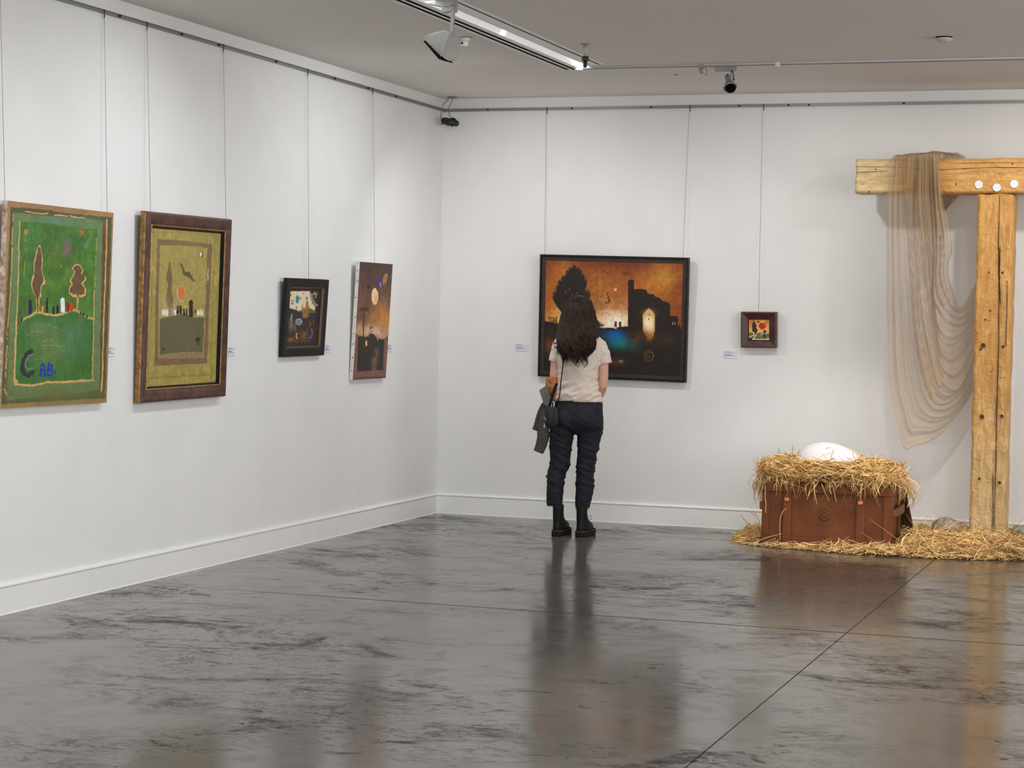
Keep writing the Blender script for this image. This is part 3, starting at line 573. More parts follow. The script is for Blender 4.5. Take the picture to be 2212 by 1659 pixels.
sp = [(1457 + (8 + 4.2 * k) * math.cos(k * .62) * .9, 1228 + (8 + 4.2 * k) * math.sin(k * .62)) for k in range(12)] + [(1457 + 50 * math.cos(7.4 + k * .4), 1228 + 56 * math.sin(7.4 + k * .4)) for k in range(16)]
A.stroke(sp, 9, (92, 68, 38)); A.stroke([(1457 + 40 * math.cos(k * .4), 1228 + 44 * math.sin(k * .4)) for k in range(16)], 5, (70, 52, 32), .7)
for x, y in ((1150, 1284), (1170, 1280), (1186, 1290), (1166, 1300), (1178, 1306), (1160, 1290)): A.ell(x, y, 6, 5, (150, 150, 144))
A.pill(1108, 892, 26, 62, (126, 30, 24)); A.pill(1155, 893, 26, 60, (52, 34, 32)); A.stroke([(1098, 935), (1118, 935)], 8, (200, 190, 196)); A.ell(966, 790, 6, 7, (50, 40, 40)); A.ell(1104, 522, 15, 17, (232, 172, 130), .4); A.ell(1028, 604, 5, 5, (200, 140, 110))
A.stroke([(1022, 545), (1018, 572), (1034, 592), (1022, 612), (1046, 630), (1044, 654), (1020, 664), (1000, 660)], 8, (40, 26, 22)); A.stroke([(1040, 622), (1046, 645), (1030, 660)], 13, (40, 26, 22))
for p in ([(400, 820), (492, 818)], [(408, 822), (420, 860)], [(430, 822), (440, 866)], [(452, 822), (452, 868)], [(490, 818), (494, 884)], [(455, 830), (486, 862)], [(486, 830), (455, 862)], [(450, 866), (492, 866)]): A.stroke(p, 8, (52, 24, 18))
for x in (1700, 1724): A.ell(x, 882, 5, 13, (170, 160, 150))
for p in ([(1600, 1310), (1620, 1270), (1636, 1312)], [(1608, 1296), (1632, 1296)], [(1650, 1270), (1650, 1312), (1680, 1302), (1660, 1290), (1676, 1278), (1650, 1270)]): A.stroke(p, 7, (46, 36, 30), .8)
A.brush(.10, 4, 5); A.brush(.06, 9, 8); A.gain = .95
W, H = q5[2], q5[3]
fr = frame_mesh(W, H, [(0, .045), (0, .004), (.004, 0), (.012, 0), (.015, .005), (.016, .012), (.016, .045)])
mt = frame_mesh(W - .032, H - .032, [(0, .045), (0, .012), (.026, .014), (.0275, .045)]); mt.v = [(x, y, z + .016) for x, y, z in mt.v]
m_mat5 = M('dark_brown_mat', (44, 32, 28), .6, var=.15, vs=9)
picture('large fiery orange and black painting of a ruin, in black frame', 'B', q5, 0.05, A, (-A.W / 2, (H - A.H) / 2), 0.018, parts=[('frame', fr, m_blackwood, None), ('inner_mat', mt, m_mat5, 'dark brown flat inner border')])

# --- tiny square painting
q6 = (2.3002, 1.2928, 0.2538, 0.2515, 0.0623, -0.0095)
A = Art(0.147, 0.15, 0.0012, [(800, 518), (1250, 514), (1242, 992), (790, 1000)], 53, 9, 8)
A.fill((198, 152, 84)); A.glow(850, 560, 130, 120, (184, 100, 56), .9); A.glow(1180, 600, 100, 80, (196, 120, 60), .7); A.glow(1230, 760, 40, 100, (196, 172, 70), .7); A.brush(.12, 14, 1)
A.poly([(800, 840), (850, 835), (930, 870), (1050, 828), (1120, 850), (1240, 850), (1240, 980), (880, 975), (795, 940)], (88, 94, 60)); A.stroke([(800, 832), (860, 835), (920, 868), (1050, 822), (1110, 850), (1230, 850)], 10, (44, 38, 26))
A.poly([(915, 545), (945, 610), (975, 660), (955, 705), (990, 760), (980, 800), (940, 850), (905, 845), (868, 790), (870, 740), (862, 650), (885, 590)], (44, 40, 36)); A.stroke([(890, 635), (950, 630)], 8, (90, 96, 70)); A.stroke([(935, 850), (920, 890), (880, 960)], 26, (60, 36, 26)); A.stroke([(900, 820), (915, 880), (860, 910), (805, 925)], 20, (224, 196, 150)); A.stroke([(960, 870), (940, 900), (890, 965)], 18, (224, 196, 150)); A.stroke([(870, 970), (1230, 972)], 16, (222, 190, 136)); A.poly([(795, 940), (860, 935), (860, 1000), (795, 1000)], (50, 50, 48))
A.ell(1090, 672, 76, 72, (160, 36, 28)); A.ell(1160, 660, 26, 30, (176, 70, 40)); A.stroke([(1150, 600), (1210, 580)], 14, (140, 40, 30)); A.ell(1000, 578, 22, 18, (50, 30, 24)); A.ell(1036, 574, 8, 9, (50, 30, 24)); A.ell(1140, 795, 36, 32, (36, 32, 34)); A.poly([(1100, 800), (1160, 830), (1180, 880), (1100, 850)], (62, 110, 136)); A.ell(1138, 890, 26, 34, (32, 34, 40)); A.stroke([(1060, 890), (1075, 850), (1100, 850)], 14, (206, 186, 140)); A.stroke([(1080, 800), (1120, 790)], 8, (206, 170, 130)); A.ell(1216, 950, 22, 22, (216, 184, 130)); A.ell(1050, 905, 40, 40, (96, 110, 50), a=.7)
A.brush(.14, 5, 3)
W, H = q6[2], q6[3]
fr = frame_mesh(W, H, [(0, .056), (0, .008), (.003, .003), (.008, .001), (.044, .014), (.049, .015), (.049, .056)])
sl = frame_mesh(W - .098, H - .098, [(0, .05), (0, .015), (.002, .013), (.005, .02), (.005, .05)]); sl.v = [(x, y, z + .049) for x, y, z in sl.v]
m_mahog = M('mahogany_frame', (66, 34, 32), 0.32, var=.3, vs=16, col2=(80, 46, 40))
picture('tiny square painting with red sun in deep mahogany frame', 'B', q6, 0.06, A, (-A.W / 2, (H - A.H) / 2), 0.024, parts=[('frame', fr, m_mahog, None), ('slip', sl, m_blackwood, 'black inner moulding')])

# ------------------------------------------------------------------ caption cards and hanging wires
m_card = M('card_white', (222, 218, 230), 0.7); m_ink = M('printed_ink', (104, 96, 140), 0.8); m_inkb = M('printed_ink_bold', (62, 54, 96), 0.8)
def card(label, wall, s, z, full=True):
    mat = (Matrix.Translation((0.0, s, z)) @ Matrix.Rotation(PI / 2, 4, 'Z')) if wall == 'L' else Matrix.Translation((s, 0, z))
    t = thing('caption_card', label, 'caption card', mat=mat, group='caption cards beside the paintings')
    mb = MB(); mb.box(-.05, .05, -.004, -.0005, -.0275, .0275); mb.build('card', m_card, t)
    r = random.Random(int(s * 100)); ink = MB(); bold = MB()
    for k, (zz, L_, bb) in enumerate([(.0185, .045, 0), (.0105, .075, 0), (-.002, .05, 1), (-.0105, .08, 0), (-.0185, .012, 0)]):
        x = -.043
        while x < -.043 + L_:
            w = r.uniform(.006, .014) if not bb else r.uniform(.008, .02)
            w = min(w, -.043 + L_ - x + .002); (bold if bb else ink).box(x, x + w, -.0046, -.004, zz - (.0022 if bb else .0014), zz + (.0022 if bb else .0014)); x += w + .0022
    ink.build('small_print', m_ink, t); bold.build('bold_print', m_inkb, t)
card('small white caption card at the edge of the green painting', 'L', -4.765, 1.251)
card('small white caption card beside the wide brown frame', 'L', -3.392, 1.24)
card('small white caption card beside the black framed small painting', 'L', -2.026, 1.245)
card('small white caption card beside the tall narrow painting', 'L', -0.972, 1.243)
card('white caption card between the corner and the large fiery painting', 'B', 0.65, 1.253)
card('white caption card below and beside the tiny square painting', 'B', 2.2145, 1.24)

m_wire = M('steel_wire', (135, 135, 132), 0.45, 0.5); m_hook = M('wire_hook_dark', (40, 38, 36), 0.5, 0.4)
def wire(label, wall, s0, s1, z1, off=0.02):
    def P(s, o, z): return (o, s, z) if wall == 'L' else (s, -o, z)
    t = thing('hanging_wire', label, 'hanging wire', P(s0, 0.014, 2.99), group=None)
    base = Vector(P(s0, 0.014, 2.99))
    def rel(p): return tuple(Vector(p) - base)
    mb = MB(); mb.tube([rel(P(s0, .012, 2.965)), rel(P(s0 - .004, .016, 2.94)), rel(P(s0 - .005, .018, 2.925)), rel(P(s1, off, z1))], .0012, 6); mb.build('wire', m_wire, t)
    mb = MB(); mb.tube([rel(P(s0, .005, 3.004)), rel(P(s0, .014, 3.004)), rel(P(s0, .015, 2.995)), rel(P(s0, .013, 2.962))], .003, 6); mb.build('hook', m_hook, t)
wire('wire holding the green painting at its edge nearest the camera', 'L', -5.83, -5.794, 1.95, .03)
wire('wire holding the green painting at its edge towards the room corner', 'L', -4.888, -4.862, 1.955, .03)
wire('wire holding the ochre painting at its green painting side', 'L', -4.448, -4.43, 1.985, .04)
wire('wire holding the ochre painting at its edge towards the room corner', 'L', -3.566, -3.553, 1.98, .04)
wire('single wire holding the small black framed painting', 'L', -2.418, -2.4, 1.67, .035)
wire('single wire holding the tall narrow brown painting', 'L', -1.377, -1.34, 1.8, .035)
wire('wire holding the fiery painting at its caption card side', 'B', 0.811, 0.827, 1.915, .04)
wire('wire holding the fiery painting at the side of the tiny painting', 'B', 1.882, 1.863, 1.905, .04)
wire('single wire holding the tiny square painting', 'B', 2.413, 2.417, 1.53, .035)
# ------------------------------------------------------------------ ceiling equipment
m_white = M('white_enamel', (225, 224, 222), 0.4); m_grey = M('grey_enamel', (142, 141, 136), 0.5, var=.06, vs=20); m_slot = M('slot_black', (5, 5, 5), 0.9, spec=.1)
m_alu = M('brushed_aluminium', (186, 186, 188), 0.35, 0.7); m_dark = M('dark_metal', (52, 48, 44), 0.5, 0.3)
m_tube = M('lit_tube', (255, 252, 248), 0.4, emit=TUBE_E); m_refl = M('lit_reflector', (226, 226, 232), 0.35, emit=REFL_E)
t = thing('air_slot_diffuser', 'long white ceiling air diffuser with two black slots', 'air diffuser', (1.424, -1.53, CEIL))
def strip(mb, x0, x1, z0, z1): mb.box(x0 - 1.424, x1 - 1.424, -15.3, 0, z0, z1)
mb = MB()
for x0, x1 in ((1.414, 1.432), (1.468, 1.478), (1.514, 1.547)): strip(mb, x0, x1, -.004, .012)
strip(mb, 1.425, 1.4255, .0, .1); strip(mb, 1.545, 1.547, .0, .1); mb.build('flange', m_white, t)
mb = MB(); strip(mb, 1.426, 1.520, .0005, .004); mb.box(.004, .12, -.004, 0, 0, .05); mb.build('slot_back', m_slot, t)
t = thing('recessed_lamp', 'long recessed ceiling strip lamp, lit, with bright reflector', 'ceiling lamp', (1.5475, -1.53, CEIL))
mb = MB(); L0 = -15.3
mb.box(0, .005, L0, 0, -.003, .085); mb.box(0.09, .152, L0, 0, -.003, .01); mb.box(0, .152, -.006, 0, -.003, .085); mb.box(0.0, .152, L0, 0, .085, .09); mb.build('housing', m_white, t)
mb = MB(); mb.add([(.006, L0, 0.001), (.006, -.23, 0.001), (.05, -.23, .08), (.05, L0, .08)], [(0, 1, 2, 3)]); mb.add([(.006, -.228, 0.001), (.006, -.01, 0.001), (.05, -.01, .08), (.05, -.228, .08)], [(0, 1, 2, 3)]); mb.build('reflector', m_refl, t)
mb = MB(); mb.tube([(.075, L0, .055), (.075, -.02, .055)], .008, 10); mb.build('tube', m_tube, t)
mb = MB(); mb.box(.006, .07, -.22, -.04, .0, .006); mb.hexa([(.006, -.21, 0), (.008, -.21, 0), (.008, -.05, 0), (.006, -.05, 0), (.045, -.21, .07), (.047, -.21, .07), (.047, -.05, .07), (.045, -.05, .07)]); mb.build('end_cap', m_tube, t)
mb = MB(); mb.hexa([(.006, -1.62, -.001), (.012, -1.62, -.001), (.012, -1.57, -.001), (.006, -1.57, -.001), (.05, -1.62, .075), (.056, -1.62, .075), (.056, -1.57, .075), (.05, -1.57, .075)]); mb.build('joint_clip', m_tube, t)
t = thing('lighting_track', 'black recessed lighting track along the lit ceiling strip', 'lighting track', (1.7, -1.76, CEIL))
mb = MB(); mb.box(.0, .016, -15, 0, -.002, .03); mb.box(.036, .062, -15, 0, -.002, .03); mb.build('channel', m_white, t)
mb = MB(); mb.box(.016, .036, -15, 0, .0005, .03); mb.build('slot', m_slot, t)
mb = MB(); mb.box(.024, .028, -15, 0, -.001, .02); mb.build('rib', m_dark, t)
# fill between the fittings
b = MB(); b.box(1.6995, 1.7005, -16.8, -1.53, CEIL, CEIL + .1); b.box(1.70, 1.768, -1.762, -1.53, CEIL, CEIL + .1); struct('trim_3', b, m_ceil)

def track_spot_wallwash():
    c0 = survey(978, 3, -4.5); x0 = 1.724
    t = thing('track_spotlight', 'grey wedge shaped spotlight hanging under the lit ceiling strip', 'spotlight', (x0, -4.5, CEIL))
    z = lambda px, py, dy=0.0: tuple(survey(px, py, -4.5 + dy) - Vector((x0, -4.5, CEIL)))
    mb = MB(); a = [z(919, -14), z(977, -14), z(978, 9), z(970, 14), z(961, 15), z(919, 6)]; mb.prism(a, (0, .07, 0)); mb.build('adapter_box', m_grey, t)
    mb = MB(); mb.prism([z(954, 14), z(980, 13), z(981, 24), z(954, 26)], (0, .05, 0)); mb.prism([z(974, 24), z(981, 24), z(978, 72), z(971.5, 71)], (0, .016, 0)); mb.build('stem', m_grey, t)
    # head: near seam, left shell, right end plate
    mb = MB(); n = lambda p, d: z(p[0], p[1], d)
    s0, s1 = (972, 72), (955, 122)                # seam nearest to the camera
    left = [(963, 66), (940, 70), (925, 75), (912.5, 81), (916, 88), (949, 126)]
    right = [(985, 75), (995, 81), (994, 94), (992.5, 106), (989, 120), (985, 131), (965, 132)]
    front = [n(s0, -.05)] + [n(p, -.05 + .10 * (972 - p[0]) / 60) for p in left] + [n(s1, -.05)]
    back = [n(s0, .05)] + [n(p, .06 + .06 * (972 - p[0]) / 60) for p in left] + [n(s1, .05)]
    k = len(front); mb.add(front + back, [tuple(range(k))[::-1], tuple(range(k, 2 * k))] + [(i, (i + 1) % k, k + (i + 1) % k, k + i) for i in range(k)])
    front = [n(s0, -.05)] + [n(p, -.03 + .03 * (p[0] - 972) / 22) for p in right] + [n(s1, -.05)]
    back = [n(s0, .05)] + [n(p, .05) for p in right] + [n(s1, .05)]
    k = len(front); mb.add(front + back, [tuple(range(k)), tuple(range(k, 2 * k))[::-1]] + [((i + 1) % k, i, k + i, k + (i + 1) % k) for i in range(k)])
    bevel(mb.build('lamp_head', m_grey, t), .004)
    mb = MB(); mb.prism([n((914.5, 89), .04), n((918.5, 87), .04), n((951, 123), -.055), n((966, 129.5), -.045), n((968, 133), -.045), n((947.5, 127.5), -.055)], (0, .07, 0)); mb.build('aperture', m_slot, t)
track_spot_wallwash()

t = thing('ceiling_sensor', 'short clear tube with dark collar hanging from ceiling by the lit strip', 'ceiling sensor', (1.916, -2.68, CEIL))
m_clear = M('frosted_acrylic', (176, 170, 162), 0.25, spec=.6, var=.25, vs=60)
mb = MB(); mb.lathe([(.03, 0), (.03, -.003), (.016, -.004)]); mb.build('base_ring', m_grey, t)
mb = MB(); mb.lathe([(.0135, -.003), (.0135, -.078)]); mb.build('stem', m_clear, t)
mb = MB(); mb.lathe([(.012, -.066), (.012, -.072), (.021, -.075), (.022, -.097), (.019, -.1), (.012, -.102)]); mb.build('collar', m_dark, t)
mb = MB(); mb.lathe([(.0115, -.1), (.0125, -.128), (.007, -.138), (.0, -.139)]); mb.build('tip', m_black, t)

t = thing('conduit_track', 'slim silver track running along the ceiling towards the corner strip', 'lighting track', (1.56, -1.66, CEIL))
mb = MB(); prof = [(-.013, 0), (-.013, -.012), (-.008, -.019), (.008, -.019), (.013, -.012), (.013, 0)]
mb.prism([(0, y, z) for y, z in prof], (1.28, 0, 0)); mb.prism([(1.30, y, z) for y, z in prof], (7, 0, 0)); mb.build('rail', m_alu, t)
mb = MB(); mb.box(1.275, 1.305, -.016, .016, -.022, 0); mb.box(1.284, 1.296, -.018, .018, -.026, 0); mb.build('joint', m_white, t)
mb = MB(); mb.box(-.02, .03, -.015, .015, -.022, .0); mb.build('end_piece', m_white, t)

def track_spot_small():
    x0 = survey(1565, 140, -1.66).x
    t = thing('track_spotlight', 'small grey spotlight with bell head on the silver ceiling track', 'spotlight', (x0, -1.66, CEIL))
    z = lambda px, py, dy=0.0: survey(px, py, -1.66 + dy) - Vector((x0, -1.66, CEIL))
    mb = MB(); mb.prism([z(1543.3, 136), z(1587, 135), z(1587, 151.5), z(1543.3, 153.2)], (0, .06, 0)); bevel(mb.build('adapter_box', m_grey, t), .003)
    mb = MB(); mb.tube([z(1579.5, 150, .02), z(1579.5, 163, .02), z(1574, 165, .02)], .0022, 6); mb.tube([z(1580.5, 150, .02), z(1584, 160, .0), z(1585, 165, 0), z(1583, 170, .01)], .0035, 6); mb.build('arm', m_dark, t)
    a = z(1571.5, 164, .02); bq = z(1580, 198, -.045); ax = (bq - a).normalized()
    mb = MB(); mb.lathe([(0, 0), (.018, .001), (.0195, .006), (.0195, .046), (.021, .052), (.03, .066), (.041, .088), (.044, .092), (.044, .096), (.041, .097), (.03, .094)], a, ax, 28); mb.build('lamp_head', m_grey, t)
    mb = MB(); mb.lathe([(.034, .092), (.034, .105), (.028, .118), (.016, .122), (0, .123)], a, ax, 24); mb.build('lens', m_slot, t)
    mb = MB(); mb.lathe([(.005, 0), (.004, .012), (.0, .013)], z(1571.5, 164, -.005), (0, -.3, 1), 8); mb.build('knob', m_black, t); mb = MB(); mb.lathe([(.006, 0), (.006, .008)], z(1584, 172, .0), (1, 0, 0), 8); mb.build('knob', m_black, t)
    t = thing('cable_clip', 'little cable clip with wire loop on the silver ceiling track', 'cable clip', (survey(1515, 140, -1.66).x, -1.66, CEIL))
    o = Vector(t.location); z = lambda px, py, dy=0.0: survey(px, py, -1.66 + dy) - o
    mb = MB(); mb.box(-.016, .016, -.018, .018, -.026, -.0); mb.lathe([(.012, 0), (.012, -.018), (.009, -.02), (.009, -.026), (.011, -.027), (.008, -.034), (0, -.035)], (0.0, 0, -.024)); mb.box(.016, .045, -.012, .012, -.018, -.003); mb.build('clip', m_grey, t)
    mb = MB(); mb.tube([z(1515, 153), z(1519, 158), z(1524, 162.5), z(1527, 161), z(1526.5, 155), z(1525, 145)], .0014, 6); mb.tube([z(1522, 141), z(1530, 144), z(1543, 144.5)], .0022, 6); mb.build('loop', m_dark, t)
track_spot_small()

t = thing('smoke_detector', 'round white smoke detector on the ceiling', 'smoke detector', (3.972, -2.581, CEIL))
mb = MB(); mb.lathe([(.046, 0), (.046, -.006)]); mb.build('base', m_slot, t)
mb = MB(); mb.lathe([(.04, -.004), (.047, -.007), (.047, -.013), (.04, -.02), (.03, -.023), (.028, -.026), (.02, -.028), (0, -.029)], n=32); mb.build('cover', M('detector_white', (196, 190, 182), .5), t)
t = thing('ceiling_hole', 'tiny dark hole cover in the ceiling near the silver track', 'ceiling hole', (2.073, -1.169, CEIL)); mb = MB(); mb.lathe([(.014, 0), (.012, -.003), (0, -.004)], n=12); mb.build('cover', m_dark, t)
t = thing('security_camera', 'tiny white camera on a round ceiling base behind the wedge spotlight', 'security camera', (1.31, -3.085, CEIL))
mb = MB(); mb.lathe([(.036, 0), (.036, -.003), (.026, -.005)], (.012, 0, 0)); mb.build('base', m_grey, t)
mb = MB(); mb.lathe([(.022, -.003), (.025, -.012), (.020, -.022), (.012, -.026)], (.008, 0, 0)); mb.build('mount', m_white, t)
mb = MB(); mb.hexa([(-.016, -.03, -.055), (.006, -.03, -.056), (.012, .03, -.05), (-.012, .03, -.05), (-.014, -.028, -.024), (.016, -.028, -.026), (.016, .03, -.022), (-.012, .03, -.022)]); bevel(mb.build('body', m_white, t), .003)
mb = MB(); mb.lathe([(.0065, 0), (.0065, .003)], (-.003, -.029, -.039), (0, -1, 0), 14); mb.build('lens', m_black, t)

def corner_device():
    c = Vector((0.12, -0.14, CEIL))
    t = thing('security_camera', 'black camera hanging on thin rods in the room corner', 'security camera', c)
    z = lambda px, py, dy=0.0: survey(px, py, -.14 + dy) - c
    m = M('bracket_grey', (132, 128, 118), .5, .3)
    p = z(974, 211); mb = MB(); mb.lathe([(.036, 0), (.036, -.006), (.03, -.008)], (0, 0, 0)); mb.build('ceiling_plate', m, t)
    mb = MB(); mb.tube([(0.01, 0, -.005), z(969.5, 232), z(970, 246), z(972, 252)], .003, 6); mb.tube([(-.02, 0, -.005), z(957, 226), z(954, 242), z(952, 250)], .0035, 6); mb.tube([z(970, 248), z(976, 255, -.02)], .002, 6); mb.build('rod', m, t)
    mb = MB(); mb.tube([z(952, 250), z(953.5, 262), z(953, 269)], .006, 8); mb.tube([z(960, 254), z(959, 262), z(957, 269)], .005, 8); mb.tube([z(951, 268), z(958, 269.5)], .004, 8); mb.build('bracket', M('bracket_light', (176, 172, 160), .4, .4), t)
    mb = MB(); mb.lathe([(0, 0), (.02, .001), (.026, .008), (.026, .05), (.02, .058)], z(957, 261, .02), z(975, 263, -.03) - z(957, 261, .02), 18); mb.build('camera_neck', m_dark, t)
    mb = MB()
    for (px, py, r, dy) in ((972, 263.5, .028, -.01), (978, 263, .031, -.02), (985, 266.5, .023, -.03), (969, 265, .024, 0)):
        o = z(px, py, dy); mb.lathe([(r * math.sin(a), -r * math.cos(a)) for a in np.linspace(0.02, PI - .02, 9)], o, (0, 0, 1), 16)
    mb.lathe([(.022, 0), (.023, .05), (.02, .055)], z(975, 264, -.03), (.5, -.8, -.25), 18); mb.build('camera_body', m_black, t)
    mb = MB(); mb.tube([z(974, 272), z(976, 276), z(977, 271)], .002, 6); mb.build('cable', m_dark, t)
corner_device()

# ------------------------------------------------------------------ light
def spot(name, loc, aim, watts, angle, blend, rad, col=(1, 1, 1)):
    l = bpy.data.lights.new(name, 'SPOT'); l.energy = watts; l.spot_size = math.radians(angle); l.spot_blend = blend; l.shadow_soft_size = rad; l.color = col
    o = bpy.data.objects.new(name, l); COL.objects.link(o); o.location = loc
    o.rotation_euler = (Vector(aim) - Vector(loc)).to_track_quat('-Z', 'Y').to_euler(); return o
def area(name, loc, aim, watts, sx, sy, col=(1, 1, 1)):
    l = bpy.data.lights.new(name, 'AREA'); l.shape = 'RECTANGLE'; l.size = sx; l.size_y = sy; l.energy = watts; l.color = col
    o = bpy.data.objects.new(name, l); COL.objects.link(o); o.location = loc
    o.rotation_euler = (Vector(aim) - Vector(loc)).to_track_quat('-Z', 'Y').to_euler(); return o
for args in LIGHTS_SPOT: spot(*args)
for args in LIGHTS_AREA: area(*args)
w = bpy.data.worlds.new('room_dark'); SC.world = w; w.use_nodes = True
w.node_tree.nodes['Background'].inputs[0].default_value = (0.9, 0.92, 1, 1); w.node_tree.nodes['Background'].inputs[1].default_value = 0.0
vs = SC.view_settings; vs.view_transform = 'Standard'; vs.look = 'None'; vs.gamma = 1.0; vs.exposure = EXPOSURE; vs.use_curve_mapping = False
SC.cycles.max_bounces = 10; SC.cycles.diffuse_bounces = 6; SC.cycles.transparent_max_bounces = 24; SC.cycles.glossy_bounces = 4
SC.cycles.sample_clamp_indirect = 6; SC.cycles.use_denoising = True; SC.cycles.caustics_reflective = False; SC.cycles.caustics_refractive = False
# ------------------------------------------------------------------ timber post with crossbeam
def wood_mat(name, long_axis, tone_span=None):
    m = bpy.data.materials.new(name); m.use_nodes = True; nt = m.node_tree; N = nt.nodes; L = nt.links; b = N['Principled BSDF']
    tc = N.new('ShaderNodeTexCoord'); mp = N.new('ShaderNodeMapping'); L.new(tc.outputs['Object'], mp.inputs['Vector'])
    sc = [8.0, 8.0, 8.0]; sc[long_axis] = 1.3; mp.inputs['Scale'].default_value = sc
    g = N.new('ShaderNodeTexNoise'); g.inputs['Scale'].default_value = 3.4; g.inputs['Detail'].default_value = 10; g.inputs['Roughness'].default_value = .68; g.inputs['Distortion'].default_value = 1.1; L.new(mp.outputs[0], g.inputs['Vector'])
    r1 = N.new('ShaderNodeValToRGB'); r1.color_ramp.elements[0].position = .36; r1.color_ramp.elements[1].position = .62
    r1.color_ramp.elements[0].color = (*lin((184, 128, 64)), 1); r1.color_ramp.elements[1].color = (*lin((216, 166, 98)), 1)      # golden tone
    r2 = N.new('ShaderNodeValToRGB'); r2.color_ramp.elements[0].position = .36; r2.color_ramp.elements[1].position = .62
    r2.color_ramp.elements[0].color = (*lin((182, 152, 104)), 1); r2.color_ramp.elements[1].color = (*lin((216, 192, 146)), 1)    # pale tone
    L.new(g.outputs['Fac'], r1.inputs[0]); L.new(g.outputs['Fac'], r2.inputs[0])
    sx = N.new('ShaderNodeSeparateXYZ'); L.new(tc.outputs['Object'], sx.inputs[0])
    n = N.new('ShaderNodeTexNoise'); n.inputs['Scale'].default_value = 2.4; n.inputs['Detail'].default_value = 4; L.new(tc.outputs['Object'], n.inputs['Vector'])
    ad = N.new('ShaderNodeMath'); ad.operation = 'MULTIPLY_ADD'; ad.inputs[1].default_value = tone_span[2]; L.new(n.outputs['Fac'], ad.inputs[0]); L.new(sx.outputs[long_axis], ad.inputs[2])
    mr = N.new('ShaderNodeMapRange'); mr.inputs[1].default_value = tone_span[0]; mr.inputs[2].default_value = tone_span[1]; L.new(ad.outputs[0], mr.inputs[0])
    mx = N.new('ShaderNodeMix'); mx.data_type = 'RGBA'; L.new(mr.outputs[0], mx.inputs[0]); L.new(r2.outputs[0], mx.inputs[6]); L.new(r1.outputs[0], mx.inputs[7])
    L.new(mx.outputs[2], b.inputs['Base Color']); b.inputs['Roughness'].default_value = .55; b.inputs['Specular IOR Level'].default_value = .3
    bp = N.new('ShaderNodeBump'); bp.inputs['Strength'].default_value = .35; bp.inputs['Distance'].default_value = .004; hw = N.new('ShaderNodeTexNoise'); hw.inputs['Scale'].default_value = 15; hw.inputs['Detail'].default_value = 2; hw.inputs['Distortion'].default_value = 1.5; L.new(tc.outputs['Object'], hw.inputs['Vector']); b2 = N.new('ShaderNodeBump'); b2.inputs['Strength'].default_value = .55; b2.inputs['Distance'].default_value = .02; L.new(hw.outputs['Fac'], b2.inputs['Height']); L.new(b2.outputs[0], bp.inputs['Normal']); L.new(g.outputs['Fac'], bp.inputs['Height']); L.new(bp.outputs[0], b.inputs['Normal'])
    return m
m_crack = M('wood_crack', (52, 34, 20), .9); m_knot = M('wood_knot', (92, 58, 30), .7, var=.4, vs=60, col2=(70, 44, 24)); m_disc = M('white_paint_spot', (226, 226, 232), .6)

def timber(x0, x1, y0, y1, z0, z1, step, amp, seed, axis):
    """hewn bar: a box cut into small facets whose faces wander a little"""
    bm = bmesh.new(); bmesh.ops.create_cube(bm, size=1.0)
    for v in bm.verts: v.co = Vector(((x0 + x1) / 2 + v.co.x * (x1 - x0), (y0 + y1) / 2 + v.co.y * (y1 - y0), (z0 + z1) / 2 + v.co.z * (z1 - z0)))
    bmesh.ops.bevel(bm, geom=bm.edges[:], offset=.006, segments=2, affect='EDGES')
    for ax, lo, hi in ((0, x0, x1), (1, y0, y1), (2, z0, z1)):
        k = max(int((hi - lo) / step), 1)
        for i in range(1, k):
            no = [0, 0, 0]; no[ax] = 1; co = [0, 0, 0]; co[ax] = lo + (hi - lo) * i / k
            bmesh.ops.bisect_plane(bm, geom=bm.verts[:] + bm.edges[:] + bm.faces[:], plane_co=co, plane_no=no)
    bm.normal_update()
    sc = Vector((11, 11, 11)); sc[axis] = 8
    for v in bm.verts:
        p = Vector((v.co.x * sc.x + seed, v.co.y * sc.y, v.co.z * sc.z)); v.co += v.normal * (mn.noise(p) * amp + mn.noise(p * 3) * amp * .4)
    for f in bm.faces: f.smooth = True
    me = bpy.data.meshes.new('timber'); bm.to_mesh(me); bm.free(); return me
TY0, TY1 = -0.46, -0.26
ORG = Vector((4.07, -0.36, 0))
cross = thing('timber_cross', 'tall T-shaped cross of thick golden timber with white spots', 'timber cross', ORG)
P = timber(-.115, .118, TY0 - ORG.y, TY1 - ORG.y, 0, 2.345, .024, .009, 3, 2)
post = obj('post', P, wood_mat('post_wood', 2, (0.3, 1.7, .8)), cross)  # wood colour goes from pale low down to golden higher up
Bm = timber(-.925, .95, TY0 - ORG.y - .006, TY1 - ORG.y, 2.35, 2.578, .024, .007, 8, 0)
beam = obj('beam', Bm, wood_mat('beam_wood', 0, (-.62, -.5, .12)), cross)
